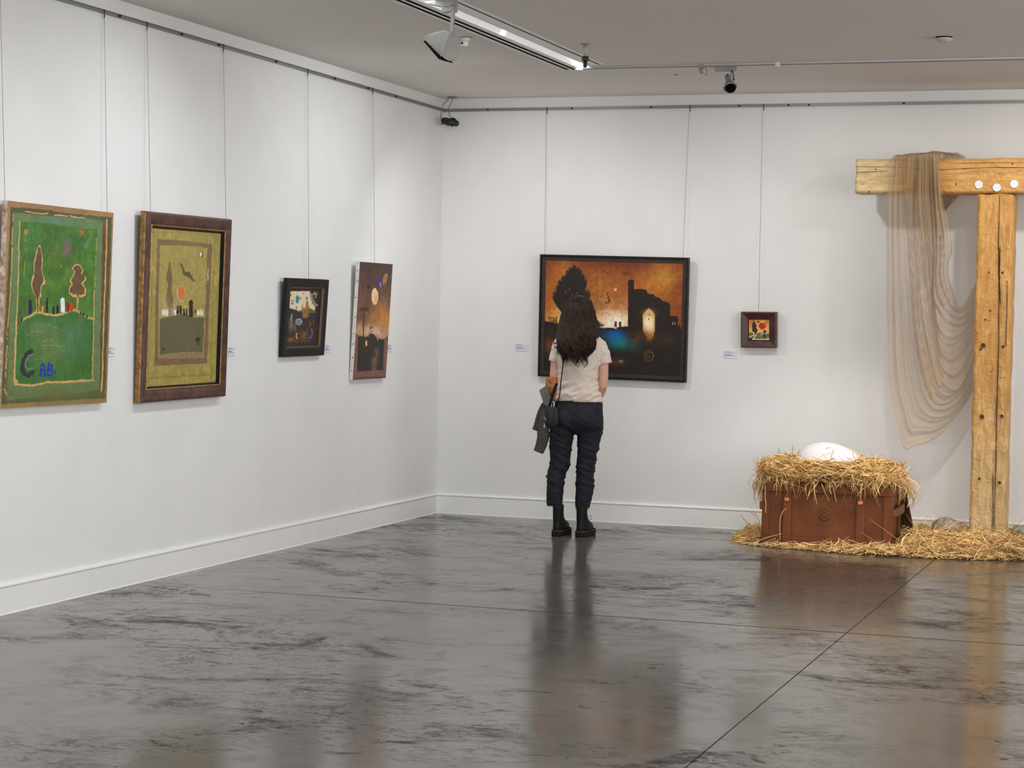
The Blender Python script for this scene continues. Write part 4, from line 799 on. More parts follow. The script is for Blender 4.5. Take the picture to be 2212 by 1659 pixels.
def crack(par, pts, w, name='crack'):
    mb = MB(); f = TY0 - ORG.y - .0075
    Lp = catmull([(x, z) for x, z in pts], 24)
    Lp = Lp + np.array([[.0022 * mn.noise(Vector((i * .8, w * 900, par.location.x + len(pts)))), .0022 * mn.noise(Vector((w * 700, i * .8, 3)))] for i in range(24)])
    ww = [w * (.6 + .7 * mn.noise(Vector((i * .7, w * 300, 1)))) * (0.35 + .65 * math.sin(PI * min(max((i + 1.5) / 26, 0), 1))) for i in range(24)]
    v = []; q = []
    for i, (x, z) in enumerate(Lp):
        t = Lp[min(i + 1, 23)] - Lp[max(i - 1, 0)]; t /= np.hypot(*t); nx, nz = -t[1] * ww[i], t[0] * ww[i]
        v += [(x - nx, f - .003, z - nz), (x + nx, f - .003, z + nz), (x + nx, f + .03, z + nz), (x - nx, f + .03, z - nz)]
    for i in range(23):
        for k in range(4): q.append((4 * i + k, 4 * i + (k + 1) % 4, 4 * i + 4 + (k + 1) % 4, 4 * i + 4 + k))
    mb.add(v, q); mb.build(name, m_crack, par)
crack(post, [(.026, 2.34), (.026, 2.05), (.034, 1.8), (.042, 1.5), (.046, 1.3), (.045, .9), (.05, .55), (.048, .12)], .0032)
crack(post, [(.036, 2.0), (.040, 1.78), (.05, 1.62)], .003); crack(post, [(.088, 1.78), (.092, 1.6), (.09, 1.35)], .0022); crack(post, [(.03, .5), (.038, .3), (.036, .12)], .0026)
crack(beam, [(-.925, 2.527), (-.7, 2.525), (-.35, 2.506), (0, 2.518), (.5, 2.512), (.9, 2.52)], .0026); crack(beam, [(-.92, 2.49), (-.8, 2.494), (-.7, 2.497)], .0016); crack(beam, [(-.3, 2.545), (0, 2.55), (.4, 2.548)], .0015)
def knot(par, x, z, r):
    mb = MB(); mb.lathe([(r, -.004), (r * .96, .0012), (r * .55, .0012), (r * .5, .0006), (r * .2, .0006), (0, .0004)], (x, TY0 - ORG.y - .0065, z), (0, -1, 0), 12); mb.sm = [False] * len(mb.sm); k = mb.build('knot', m_knot, par)
for x, z, r in ((-.055, 1.35, .016), (.074, 1.345, .01), (-.05, .88, .015), (.078, .888, .011), (-.055, .47, .009), (.075, .45, .011), (.056, 1.83, .008), (-.03, 1.83, .006), (-.015, 1.58, .006), (.0, 1.18, .004), (-.07, 1.325, .008), (-.045, 1.52, .006)): knot(post, x, z, r)
for x, z, r in ((-.875, 2.417, .011), (-.69, 2.553, .01), (-.79, 2.51, .005), (-.26, 2.41, .006), (.1, 2.54, .006), (-.83, 2.36, .005)): knot(beam, x, z, r)
for px, py in ((2114.5, 399), (2153.5, 405.5), (2191, 397.5)):
    p = survey(px, py, TY0 - .004) - ORG; mb = MB(); n = 14; pts = []
    for k in range(n):
        r = .0265 * (1 + .09 * mn.noise(Vector((k * .9, px * .1, 0)))); pts.append((p.x + r * math.cos(2 * PI * k / n), TY0 - ORG.y - .0155, p.z + r * math.sin(2 * PI * k / n)))
    mb.prism(pts, (0, .012, 0)); mb.build('white_spot', m_disc, cross, 'round white spot on the beam')

# ------------------------------------------------------------------ the gauze hung over the beam
def gauze_mat():
    m = bpy.data.materials.new('open_gauze'); m.use_nodes = True; nt = m.node_tree; N = nt.nodes; L = nt.links
    out = [n for n in N if n.type == 'OUTPUT_MATERIAL'][0]; b = N['Principled BSDF']
    b.inputs['Base Color'].default_value = (*lin((188, 162, 128)), 1); b.inputs['Roughness'].default_value = .9; b.inputs['Specular IOR Level'].default_value = .1
    uv = N.new('ShaderNodeUVMap'); sx = N.new('ShaderNodeSeparateXYZ'); L.new(uv.outputs[0], sx.inputs[0])
    nz = N.new('ShaderNodeTexNoise'); nz.inputs['Scale'].default_value = 9; nz.inputs['Detail'].default_value = 3; tc = N.new('ShaderNodeTexCoord'); L.new(tc.outputs['Object'], nz.inputs['Vector'])
    def op(o, a, c=0.0):
        k = N.new('ShaderNodeMath'); k.operation = o
        for i, x in enumerate((a, c)):
            if isinstance(x, (int, float)): k.inputs[i].default_value = x
            else: L.new(x, k.inputs[i])
        return k.outputs[0]
    def thread(ch, duty):
        w = op('ADD', ch, op('MULTIPLY', op('SUBTRACT', nz.outputs['Fac'], .5), .8)); fr = op('FRACT', w); return op('LESS_THAN', fr, duty)
    nb = N.new('ShaderNodeTexNoise'); nb.inputs['Scale'].default_value = 60; L.new(tc.outputs['Object'], nb.inputs['Vector'])
    dv = op('ADD', .09, op('MULTIPLY', nb.outputs['Fac'], .40))
    w = op('MAXIMUM', thread(sx.outputs[0], .23), thread(sx.outputs[1], dv))
    tr = N.new('ShaderNodeBsdfTransparent'); mx = N.new('ShaderNodeMixShader'); L.new(w, mx.inputs[0]); L.new(tr.outputs[0], mx.inputs[1]); L.new(b.outputs[0], mx.inputs[2]); L.new(mx.outputs[0], out.inputs[0])
    return m
m_gauze = gauze_mat()
def r3(*p): return [(1890 + x / 4.608, 320 + y / 4.608) for x, y in p]
def r4(*p): return [(1890 + x / 4.608, 640 + y / 4.608) for x, y in p]
NET = [  # fold lines from the beam down and round to the post, inner edge first
    r3((655, 100), (668, 480), (722, 750), (765, 1010), (735, 1120), (730, 1270), (775, 1420), (838, 1590), (930, 1480), (1012, 1310)),
    r3((590, 80), (612, 450), (640, 900), (620, 1250), (655, 1450), (730, 1560), (835, 1645), (930, 1600), (1012, 1490)),
    r3((560, 60), (575, 420), (590, 800), (590, 1150), (580, 1450)) + r4((640, 130), (720, 230), (800, 280), (880, 270), (1010, 150)),
    r3((535, 55), (550, 420), (570, 800), (580, 1150), (575, 1450)) + r4((600, 100), (612, 260), (650, 400), (710, 470), (780, 475), (880, 400), (1010, 230)),
    r3((450, 80), (435, 500), (470, 900), (520, 1300)) + r4((545, 0), (570, 250), (605, 500), (640, 720), (672, 830), (740, 915), (820, 935), (895, 830), (1010, 520)),
    r3((390, 95), (372, 500), (382, 900), (405, 1300)) + r4((400, 50), (422, 320), (462, 560), (510, 790), (560, 950), (620, 1035), (700, 1045), (800, 980), (900, 850), (1010, 620)),
    r3((285, 100), (272, 450), (268, 800), (290, 1150), (320, 1500)) + r4((338, 100), (362, 400), (412, 780), (470, 1000), (555, 1140), (660, 1170), (790, 1130), (900, 1000), (1010, 800)),
    r3((165, 100), (122, 450), (118, 830), (119, 1200), (118, 1659)) + r4((122, 200), (130, 600), (142, 850), (168, 1080), (216, 1260), (288, 1525)) + r4((400, 1490), (530, 1455), (640, 1385), (760, 1260), (880, 1110), (1010, 900))]
NETU = [0, .10, .22, .32, .52, .66, .80, 1.0]
def net_surface(u0, u1, v0, v1, nu, nv, y0, y1, ripple, nrip, seed, density, fray=False):
    K = []
    for c in NET: K.append(catmull(c, 101))
    K = np.array(K); V = []; UV = []
    us = np.linspace(u0, u1, nu); vs_ = np.linspace(v0, v1, nv)
    for u in us:
        k = min(max(np.searchsorted(NETU, u) - 1, 0), len(NETU) - 2); t = (u - NETU[k]) / (NETU[k + 1] - NETU[k])
        a, b_, c, d = K[max(k - 1, 0)], K[k], K[k + 1], K[min(k + 2, len(NETU) - 1)]
        line = b_ * (1 - t) + c * t
        for v in vs_:
            i = v * 100; i0 = min(int(i), 99); p = line[i0] * (1 - (i - i0)) + line[i0 + 1] * (i - i0)
            y = y0 + (y1 - y0) * max(0, (v - .35) / .65) ** 1.3
            hang = min(v * 6, 1.0); ph = 2 * PI * nrip * (u + .015 * math.sin(7 * v + seed)) + seed
            y += ripple * (math.sin(ph) + .5 * math.sin(2.3 * ph + 1)) * (.35 + .65 * hang) * (1 - .35 * v) - .004
            w = survey(p[0] + 1.2 * math.sin(ph * 1.0 + 1.5) * (1 - u) ** .5, p[1], y); V.append(w)
            UV.append((u * density[0], v * density[1]))
    i = np.arange(nu - 1)[:, None] * nv + np.arange(nv - 1)[None, :]
    Q = np.stack([i, i + nv, i + nv + 1, i + 1], -1).reshape(-1, 4)
    return np.array([tuple(v) for v in V]), Q, np.array(UV)
def cloth(name, V, Q, UV, par, o):
    me = np_mesh(name, np.asarray(V) - np.array(o)[None, :], Q, True)
    l = me.uv_layers.new(name='UVMap'); li = np.empty(len(me.loops), np.int32); me.loops.foreach_get('vertex_index', li)
    l.data.foreach_set('uv', UV[li].astype(np.float32).ravel()); return obj(name, me, m_gauze, par)
NO = Vector((3.42, -.36, 2.58))
net = thing('gauze_cloth', 'sheer brown gauze draped over the timber crossbeam', 'gauze cloth', NO)
cloth('front_drape', *net_surface(0, 1, 0, 1, 200, 110, TY0 - .035, -.20, .017, 13, .3, (120, 320)), net, NO)
cloth('second_layer', *net_surface(.04, .74, 0, .78, 150, 84, TY0 - .062, -.38, .016, 11, 2.1, (125, 300)), net, NO)
cloth('third_layer', *net_surface(.05, .55, 0, .42, 110, 54, TY0 - .085, -.46, .014, 8, 4.0, (100, 200)), net, NO)
# over the top of the beam, front edge to back edge
def sheet(rows, seed, density, amp=.006):
    """rows of points (each a polyline); smooth surface with small ripples"""
    R = np.array([catmull(r, 60) for r in rows]); R2 = np.stack([catmull(R[:, j], 24) for j in range(60)], 1)
    V = []; UV = []
    for a in range(24):
        for b_ in range(60):
            p = R2[a, b_].copy(); p[2] += amp * mn.noise(Vector((b_ * .35 + seed, a * .1, 0))) ; p[1] += amp * mn.noise(Vector((b_ * .3, a * .15, seed))); V.append(p); UV.append((b_ / 59 * density[0], a / 23 * density[1]))
    i = np.arange(23)[:, None] * 60 + np.arange(59)[None, :]
    return np.array(V), np.stack([i, i + 1, i + 61, i + 60], -1).reshape(-1, 4), np.array(UV)
def s3(px, py, y): return tuple(survey(1890 + px / 4.608, 320 + py / 4.608, y))
top_rows = [[s3(165, 112, TY0 - .035), s3(390, 108, TY0 - .04), s3(540, 90, TY0 - .045), s3(655, 112, TY0 - .04)],
            [s3(168, 92, TY0 - .01), s3(330, 72, TY0), s3(420, 74, TY0), s3(560, 52, TY0), s3(690, 66, TY0)],
            [s3(190, 84, -.36), s3(330, 68, -.36), s3(560, 50, -.36), s3(740, 62, -.36), s3(830, 76, -.36)],
            [s3(205, 96, TY1), s3(330, 72, TY1), s3(560, 56, TY1), s3(800, 64, TY1), s3(885, 98, TY1)],
            [s3(215, 140, TY1 + .02), s3(400, 140, TY1 + .02), s3(600, 140, TY1 + .02), s3(880, 140, TY1 + .02)]]
cloth('top_fold', *sheet(top_rows, 1, (70, 40), .012), net, NO)
cloth('top_fold', *sheet([[tuple(np.array(p) + np.array((0.01, 0, .006))) for p in r] for r in top_rows], 5, (60, 35), .012), net, NO)
back_rows = [[s3(600, 130, TY1 + .022), s3(740, 130, TY1 + .022), s3(880, 130, TY1 + .022)], [s3(610, 300, TY1 + .03), s3(730, 300, TY1 + .03), s3(870, 300, TY1 + .03)], [s3(630, 460, TY1 + .03), s3(740, 460, TY1 + .03), s3(838, 462, TY1 + .03)], [s3(650, 560, TY1 + .03), s3(700, 560, TY1 + .03), s3(755, 560, TY1 + .03)], [s3(675, 630, TY1 + .03), s3(690, 628, TY1 + .03), s3(698, 622, TY1 + .03)]]
for k in range(3): cloth('back_fold', *sheet([[tuple(np.array(p) + np.array((0, .008 * k, 0))) for p in r] for r in back_rows], 9 + k, (60, 70), .01), net, NO)

# ------------------------------------------------------------------ crate with the egg
m_crate = M('brown_crate_paint', (114, 62, 31), 0.48, var=.25, vs=7, bump=.1, bs=60, spec=.3, col2=(126, 72, 38)); m_crate_in = M('crate_inside', (60, 36, 24), .8); m_brass = M('worn_brass', (226, 150, 96), .35, .5); m_lid = M('lid_dark', (62, 42, 32), .6)
CX0, CX1, CY0, CY1, CH = 2.667, 3.521, -0.952, -0.555, 0.415
CO = Vector(((CX0 + CX1) / 2, (CY0 + CY1) / 2, 0)); W2 = (CX1 - CX0) / 2; D2 = (CY1 - CY0) / 2
cr = thing('wooden_crate', 'brown painted wooden chest with straw nest and open lid behind', 'crate', CO)
mb = MB(); f = .014
mb.box(-W2 + f, W2 - f, -D2 + f, -D2 + f + .012, .02, CH - .003); mb.box(-W2 + f, W2 - f, D2 - f - .012, D2 - f, .02, CH - .003); mb.box(-W2 + f, -W2 + f + .012, -D2 + f, D2 - f, .02, CH - .003); mb.box(W2 - f - .012, W2 - f, -D2 + f, D2 - f, .02, CH - .003); mb.box(-W2 + f, W2 - f, -D2 + f, D2 - f, .02, .035)
bevel(mb.build('box_body', m_crate, cr), .002)
def cb(name, x0, x1, y0, y1, z0, z1, m=None, bw=.004, lab=None):
    q = MB(); q.box(x0, x1, y0, y1, z0, z1); return bevel(q.build(name, m or m_crate, cr, lab), bw)
for s, yy in ((-1, -D2), (1, D2 - .014)):
    cb('top_rail', -W2 - .002, W2 + .002, yy - .003 if s < 0 else yy, yy + .014 if s < 0 else yy + .017, CH - .052, CH)
    cb('bottom_rail', -W2, W2, yy, yy + .014, 0, .07)
for x0, x1 in ((-W2, -W2 + .046), (W2 - .058, W2)): cb('corner_batten', x0, x1, -D2, -D2 + .014, .07, CH - .05)
for x0, x1 in ((-W2 + .142, -W2 + .196), (W2 - .232, W2 - .176)): cb('front_batten', x0, x1, -D2 - .012, -D2 + .014, .0, CH - .004)
for s in (-1, 1):
    a, bq = (-W2, -W2 + .014) if s < 0 else (W2 - .014, W2)
    cb('end_rail', a, bq, -D2 + .014, D2 - .014, CH - .05, CH); cb('end_rail', a, bq, -D2 + .014, D2 - .014, 0, .07)
    cb('end_batten', a, bq, -D2 + .014, -D2 + .075, .07, CH - .05); cb('end_batten', a, bq, D2 - .07, D2 - .014, .07, CH - .05)
    q = MB()
    if s > 0: q.hexa([(W2, -D2 - .004, .23), (W2 + .028, -D2 + .02, .23), (W2 + .028, D2 - .03, .232), (W2, D2, .232), (W2, -D2 - .004, .28), (W2 + .028, -D2 + .02, .28), (W2 + .028, D2 - .03, .292), (W2, D2, .292)])
    else: q.box(-W2 - .016, -W2, -D2 + .0, D2 - .06, .24, .292)
    bevel(q.build('handle_bar', m_crate, cr), .005)
for x in (-W2 + .17, W2 - .203):
    q = MB(); q.box(x - .014, x + .014, -D2 - .017, -D2 - .012, CH - .10, CH - .03); q.box(x - .017, x + .017, -D2 - .02, -D2 - .012, CH - .088, CH - .074); q.tube([(x - .012, -D2 - .018, CH - .066), (x - .011, -D2 - .024, CH - .04), (x + .011, -D2 - .024, CH - .04), (x + .012, -D2 - .018, CH - .066)], .0022, 6)
    k = bevel(q.build('latch', m_crate, cr), .001)
    q = MB(); q.prism([(x - .015, -D2 - .019, CH - .098), (x - .012, -D2 - .019, CH - .108), (x + .012, -D2 - .019, CH - .108), (x + .015, -D2 - .019, CH - .098), (x + .015, -D2 - .019, CH - .088), (x - .015, -D2 - .019, CH - .088)], (0, -.006, 0)); q.build('latch_tongue', m_brass, k, 'worn copper tip of the latch')
q = MB(); ex, ez = (1783.5 - 1647) / (1927.5 - 1647) * 2 * W2 - W2, .227
q.lathe([(.041, 0), (.041, .005), (.038, .008), (.034, .008), (.033, .005), (.024, .005), (.022, .0075), (.012, .0075), (.01, .006), (.005, .009), (0, .0095)], (ex, -D2 + .013, ez), (0, -1, 0), 32)
for k in range(16):
    a = 2 * PI * k / 16; q.lathe([(.0034, 0), (.003, .003), (0, .004)], (ex + .0285 * math.cos(a), -D2 + .009, ez + .0285 * math.sin(a)), (0, -1, 0), 8)
for k in range(9):
    a = 2 * PI * k / 9; q.lathe([(.0042, 0), (.003, .004), (0, .005)], (ex + .016 * math.cos(a), -D2 + .006, ez + .016 * math.sin(a)), (0, -1, 0), 8)
q.build('round_emblem', m_crate, cr)
q = MB(); q.hexa([(-W2 - .0, D2 + .20, .10), (W2 + .055, D2 + .20, .10), (W2 + .055, D2 + .225, .115), (-W2, D2 + .225, .115), (-W2 + .0, D2 + .006, CH - .012), (W2 + .02, D2 + .006, CH - .012), (W2 + .02, D2 + .03, CH), (-W2, D2 + .03, CH)]); bevel(q.build('lid', m_lid, cr, 'dark lid hanging open behind the chest'), .004)

# ------------------------------------------------------------------ straw
m_straw = painted('dry_straw', .6, 0, 50)
STRAW_COLS = np.array([(206, 174, 118), (224, 196, 146), (190, 156, 104), (166, 132, 84), (216, 188, 132), (236, 212, 164), (142, 112, 70), (120, 92, 56)])
def straw_colors(n, kv):
    c = lin(STRAW_COLS[RNG.integers(0, len(STRAW_COLS), n)]) / .64 * np.array([1.0, .97, .89]) * RNG.uniform(.8, 1.1, (n, 1)); return np.repeat(c, kv, 0)
FX = [2.40, 2.46, 2.55, 2.69, 3.0, 3.485, 3.9, 4.36, 5.2, 5.4]; FYY = [-.50, -.74, -.92, -1.03, -1.09, -1.20, -1.13, -1.0, -.8, -.4]
def mound(x, y):
    """height of the straw lying on the floor"""
    e = np.interp(x, FX, FYY); d = np.minimum((y - e), (x - 2.38) * 1.0); d = np.minimum(d, (5.42 - x))
    hm = np.interp(x, [2.4, 2.7, 3.4, 3.56, 3.75, 4.3, 5.4], [.03, .042, .045, .06, .088, .092, .08])
    t = np.clip(d / .42, 0, 1); h = hm * t * (2 - t)
    return np.where(d > 0, h * np.clip((0.02 - y) / .12, .6, 1), 0)
gx = np.linspace(2.38, 5.42, 150); gy = np.linspace(-1.22, -.03, 70); GX, GY = np.meshgrid(gx, gy)
GZ = mound(GX, GY); GZ = GZ * (.75 + .2 * vnoise(GZ.shape, 5, 3, 3)) - .012
V = np.stack([GX, GY, np.maximum(GZ, -.012)], -1).reshape(-1, 3); i = np.arange(69)[:, None] * 150 + np.arange(149)[None, :]
Q = np.stack([i, i + 1, i + 151, i + 150], -1).reshape(-1, 4); zc = V[:, 2][Q].max(1); Q = Q[zc > .004]
N_ = 9500
px = RNG.uniform(2.4, 5.35, N_ * 2); py = RNG.uniform(-1.24, -.05, N_ * 2); hh = mound(px, py); e = np.interp(px, FX, FYY)
inside_crate = (px > CX0 - .0) & (px < CX1 + .0) & (py > CY0) & (py < CY1 + .1)
inside_post = (px > 3.94) & (px < 4.2) & (py > -.47)
ok = (hh > .002) & ~inside_crate & ~inside_post; px, py = px[ok][:N_], py[ok][:N_]; n = len(px)
ang = RNG.uniform(0, 2 * PI, n); Ls = RNG.gamma(6, .019, n).clip(.05, .24); K = 6; t = np.linspace(-.5, .5, K)
bend = RNG.normal(0, .35, n); tilt = RNG.normal(0, .16, n) + (RNG.random(n) < .04) * RNG.uniform(.3, .8, n)
a = ang[:, None] + bend[:, None] * t[None, :] * 2
X = px[:, None] + Ls[:, None] * t * np.cos(a); Y = py[:, None] + Ls[:, None] * t * np.sin(a)
Z = np.maximum(mound(X, Y), 0) + RNG.uniform(.0, .022, n)[:, None] * np.clip(mound(px, py) / .03, .15, 1)[:, None] + (tilt[:, None] * t + np.abs(tilt[:, None]) * .5) * Ls[:, None] + .003
Y = np.minimum(Y, -.025)
bad = ((X > CX0 - .006) & (X < CX1 + .03) & (Y > CY0 - .016) & (Y < CY1 + .02)).any(1) | ((X > 3.945) & (X < 4.195) & (Y > TY0 - .012) & (Y < TY1 + .01)).any(1)
X, Y, Z = X[~bad], Y[~bad], Z[~bad]; n = len(X)
rad = RNG.uniform(.0013, .0026, n)[:, None] * np.array([.7, 1, 1, 1, .9, .6])
V2, Q2 = strands(np.stack([X, Y, Z], -1), rad); colr = straw_colors(n, K * 3)
base_col = np.tile(lin((104, 78, 44)), (len(V), 1))
SO = np.array((3.9, -.6, 0.0))
me = np_mesh('straw', np.vstack([V, V2]) - SO, np.vstack([Q, Q2 + len(V)]), False, np.vstack([base_col, colr]))
o = tag(obj('straw_bedding', me, m_straw), 'scattered golden straw lying on the floor around chest and post', 'straw', kind='stuff'); o.location = SO

# nest heap on the crate
def heap(u, v):
    """superellipsoid: u around, v from rim to crown"""
    c = np.cos(v); sx = np.sign(np.cos(u)) * np.abs(np.cos(u)) ** .55; sy = np.sign(np.sin(u)) * np.abs(np.sin(u)) ** .6
    return np.stack([HC[0] + HR[0] * sx * np.abs(c) ** .6, HC[1] + HR[1] * sy * np.abs(c) ** .6, HC[2] + HR[2] * np.sign(np.sin(v)) * np.abs(np.sin(v)) ** .8], -1)
HC = (3.085, -.755, .492); HR = (.45, .225, .082)
uu = np.linspace(0, 2 * PI, 72, endpoint=False); vv = np.linspace(-1.2, 1.5, 24); U, Vv = np.meshgrid(uu, vv)
Pm = heap(U, Vv); Pm = Pm + .012 * vnoise(U.shape, 4, 9, 2)[..., None]; Vh = Pm.reshape(-1, 3)
i = np.arange(23)[:, None] * 72; j = np.arange(72)[None, :]; Qh = np.stack([i + j, i + (j + 1) % 72, i + 72 + (j + 1) % 72, i + 72 + j], -1).reshape(-1, 4)
n = 5200; u = RNG.uniform(0, 2 * PI, n); v = np.clip(RNG.normal(.3, .6, n), -.9, 1.45)
Ls = RNG.gamma(6, .02, n).clip(.06, .26); a = np.where(RNG.random(n) < .72, RNG.normal(0, .5, n), RNG.uniform(-1.4, 1.4, n)); bend = RNG.normal(0, .6, n)
P0 = heap(u, v); e1 = heap(u + .01, v) - P0; e1 /= np.linalg.norm(e1, axis=1, keepdims=True) + 1e-9; e2 = heap(u, v + .01) - P0; e2 /= np.linalg.norm(e2, axis=1, keepdims=True) + 1e-9; nn = np.cross(e1, e2); nn /= np.linalg.norm(nn, axis=1, keepdims=True) + 1e-9
lift = RNG.normal(.08, .22, n); pa = a[:, None] + bend[:, None] * t[None, :]
S = P0[:, None] + Ls[:, None, None] * t[None, :, None] * (e1[:, None] * np.cos(pa)[..., None] + e2[:, None] * np.sin(pa)[..., None]) + nn[:, None] * (RNG.uniform(-.004, .022, n)[:, None] + lift[:, None] * Ls[:, None] * t[None, :] - .25 * Ls[:, None] * t[None, :] ** 2)[..., None]
# straws hanging down over the front and ends
m_ = 85; hx = RNG.uniform(2.66, 3.56, m_); hl = RNG.gamma(4, .02, m_).clip(.03, .2); tk = np.linspace(0, 1, K)
sw = RNG.normal(0, .35, m_); S2 = np.stack([hx[:, None] + sw[:, None] * hl[:, None] * tk, np.full((m_, K), CY0 - .03) - RNG.uniform(0, .03, m_)[:, None] * np.sin(PI * tk) - RNG.uniform(0, .02, m_)[:, None], RNG.uniform(.42, .47, m_)[:, None] - hl[:, None] * tk ** 1.2], -1)
m3 = 60; S3 = np.stack([np.full((m3, K), CX1 + .03) + RNG.uniform(0, .1, m3)[:, None] * np.sin(2.2 * tk), RNG.uniform(CY0, CY1, m3)[:, None] + 0 * tk, RNG.uniform(.42, .5, m3)[:, None] - RNG.uniform(.03, .16, m3)[:, None] * tk], -1)
S4 = np.stack([np.full((m3, K), CX0 - .02) - RNG.uniform(0, .08, m3)[:, None] * np.sin(2.2 * tk), RNG.uniform(CY0, CY1, m3)[:, None] + 0 * tk, RNG.uniform(.42, .5, m3)[:, None] - RNG.uniform(.03, .2, m3)[:, None] * tk], -1)
lng = np.array([[(2.665, CY0 - .03, .42), (2.64, CY0 - .03, .33), (2.655, CY0 - .03, .27), (2.635, CY0 - .03, .22), (2.625, CY0 - .03, .14), (2.66, CY0 - .03, .08)], [(2.69, CY0 - .025, .4), (2.692, CY0 - .02, .36), (2.69, CY0 - .02, .32), (2.7, CY0 - .025, .28), (2.695, CY0 - .02, .25), (2.698, CY0 - .02, .22)], [(2.84, CY0 - .03, .26), (2.815, CY0 - .035, .24), (2.80, CY0 - .04, .2), (2.797, CY0 - .04, .15), (2.8, CY0 - .045, .1), (2.805, CY0 - .05, .05)], [(2.6, CY0 - .02, .31), (2.62, CY0 - .02, .312), (2.64, CY0 - .02, .311), (2.65, CY0 - .02, .311), (2.66, CY0 - .02, .312), (2.67, CY0 - .02, .312)]])
sp = RNG.uniform(0, 1, (26, 1)); S5b = np.stack([RNG.uniform(2.7, 3.5, 26)[:, None] + RNG.normal(0, .05, 26)[:, None] * tk, RNG.uniform(-.95, -.6, 26)[:, None] + 0 * tk, .55 + RNG.uniform(.03, .12, 26)[:, None] * tk], -1)
m6 = 420; L6 = RNG.gamma(6, .02, m6).clip(.06, .24); a6 = RNG.normal(0, .45, m6); S6 = np.stack([RNG.uniform(2.8, 3.4, m6)[:, None] + L6[:, None] * t * np.cos(a6)[:, None], RNG.uniform(-.995, -.93, m6)[:, None] - .01 * np.cos(PI * t), RNG.uniform(.47, .572, m6)[:, None] + L6[:, None] * t * np.sin(a6)[:, None]], -1)
ALL = np.vstack([S, S2, S3, S4, lng, S5b, S6]); n = len(ALL); rad = RNG.uniform(.0013, .0026, n)[:, None] * np.array([.7, 1, 1, 1, .9, .6])
ECT, ERX, ERY, ERZ = np.array((3.085, -.755, .53)), .232, .15, .146       # the egg's place: straws bend round it
qd = (ALL - ECT) / np.array((ERX + .008, ERY + .012, ERZ + .008)); rr = np.linalg.norm(qd, axis=2, keepdims=True); ALL = np.where(rr < 1, ECT + (ALL - ECT) / np.maximum(rr, .35), ALL)
ALL[..., 2] = np.where((np.abs(ALL[..., 0] - 3.085) < .19) & (ALL[..., 2] > .575) & (np.arange(n)[:, None] < 5200), .575 - (ALL[..., 2] - .575) * .3, ALL[..., 2])
V2, Q2 = strands(ALL, rad); HO = np.array((3.085, -.755, .4))
me = np_mesh('nest', np.vstack([Vh, V2]) - HO, np.vstack([Qh, Q2 + len(Vh)]), False, np.vstack([np.tile(lin((96, 70, 38)), (len(Vh), 1)), straw_colors(n, K * 3)]))
o = tag(obj('straw_nest', me, m_straw), 'shaggy straw nest heaped on top of the brown chest', 'straw nest', kind='stuff'); o.location = HO
# egg
mb = MB(); prof = []
for k in range(33):
    a = PI * k / 32; x = -math.cos(a); r = math.sin(a) * (1 - .16 * x - .05 * x * x); prof.append((max(r, 0) * .15, x * .232))
mb.lathe(prof, (0, 0, 0), (1, 0, -.08), 48)
eg = tag(mb.build('giant_egg', M('egg_shell', (246, 238, 240), .55, bump=.15, bs=120, spec=.3)), 'giant pinkish white egg lying in the straw nest', 'egg'); eg.location = (3.085, -.755, .535)

# ------------------------------------------------------------------ stones
def stone(label, px, py, y, rx, ry, rz, seed, col):
    bm = bmesh.new(); bmesh.ops.create_icosphere(bm, subdivisions=5, radius=1)
    for v in bm.verts:
        p = v.co.copy(); k = 1 + .12 * mn.noise(p * 1.3 + Vector((seed, 0, 0))) + .03 * mn.noise(p * 5 + Vector((0, seed, 0))) + .012 * mn.noise(p * 18); v.co = Vector((p.x * rx * k, p.y * ry * k, p.z * rz * k))
    for f in bm.faces: f.smooth = True
    me = bpy.data.meshes.new('stone'); bm.to_mesh(me); bm.free()
    o = tag(obj('stone', me, M('stone_rough', col, .85, var=.35, vs=45, bump=.5, bs=70, col2=tuple(min(255, int(c * 1.3)) for c in col))), label, 'stone', 'stones lying in the straw'); o.location = survey(px, py, y)
stone('grey brown domed stone in the straw between chest and post', 2043.5, 1139, -.46, .098, .07, .066, 1, (138, 126, 110))
stone('flat blue grey stone at the foot of the timber post', 2159, 1163, -.64, .072, .05, .026, 4, (146, 146, 152))
stone('greenish grey stone behind the flat stone, cut by the picture edge', 2208, 1150, -.50, .07, .06, .045, 8, (128, 126, 112))
# ------------------------------------------------------------------ the visitor
PB = Vector((1.376, -0.994, 0)); PM = Matrix.Translation(PB) @ Matrix.Rotation(0.302, 4, 'Z')     # local x: to the visitor's right, y: away from the camera
FACE = math.radians(-17)
def pz(py): return (1157 - py) / 318.0
def pxx(px, py): return (px - 1235.9 - .0214 * (1157 - py)) / 318.0
def P3(px, py, y=0.0):
    k = 1 + y / 13.2          # farther points look smaller
    return Vector((pxx(px, py) * k, y, (1.47 - (1.47 - pz(py)) * k)))
def ringp(xl, xr, py, b, cy=0.0, n=32, pw=2.2, rot=FACE):
    w = (xr - xl) / 2 / 318.0; c = P3((xl + xr) / 2, py, cy)
    sn, cs = math.sin(rot), math.cos(rot)
    a = math.sqrt(max(w * w - (b * sn) ** 2, (w * .5) ** 2)) / cs
    R = []
    for i in range(n):
        t = 2 * PI * i / n; x = a * math.copysign(abs(math.cos(t)) ** (2 / pw), math.cos(t)); y = b * math.copysign(abs(math.sin(t)) ** (2 / pw), math.sin(t))
        R.append(Vector((c.x + x * cs - y * sn, c.y + x * sn + y * cs, c.z)))
    return R
def loft(mb, rows, **k): mb.rings([ringp(*r, **k) for r in rows])
person = thing('person', 'person with long wavy brown hair, pale T-shirt and dark cropped trousers, seen from behind', 'person', mat=PM)
m_skin = M('skin', (206, 156, 134), .5, var=.06, vs=12, col2=(214, 164, 142))
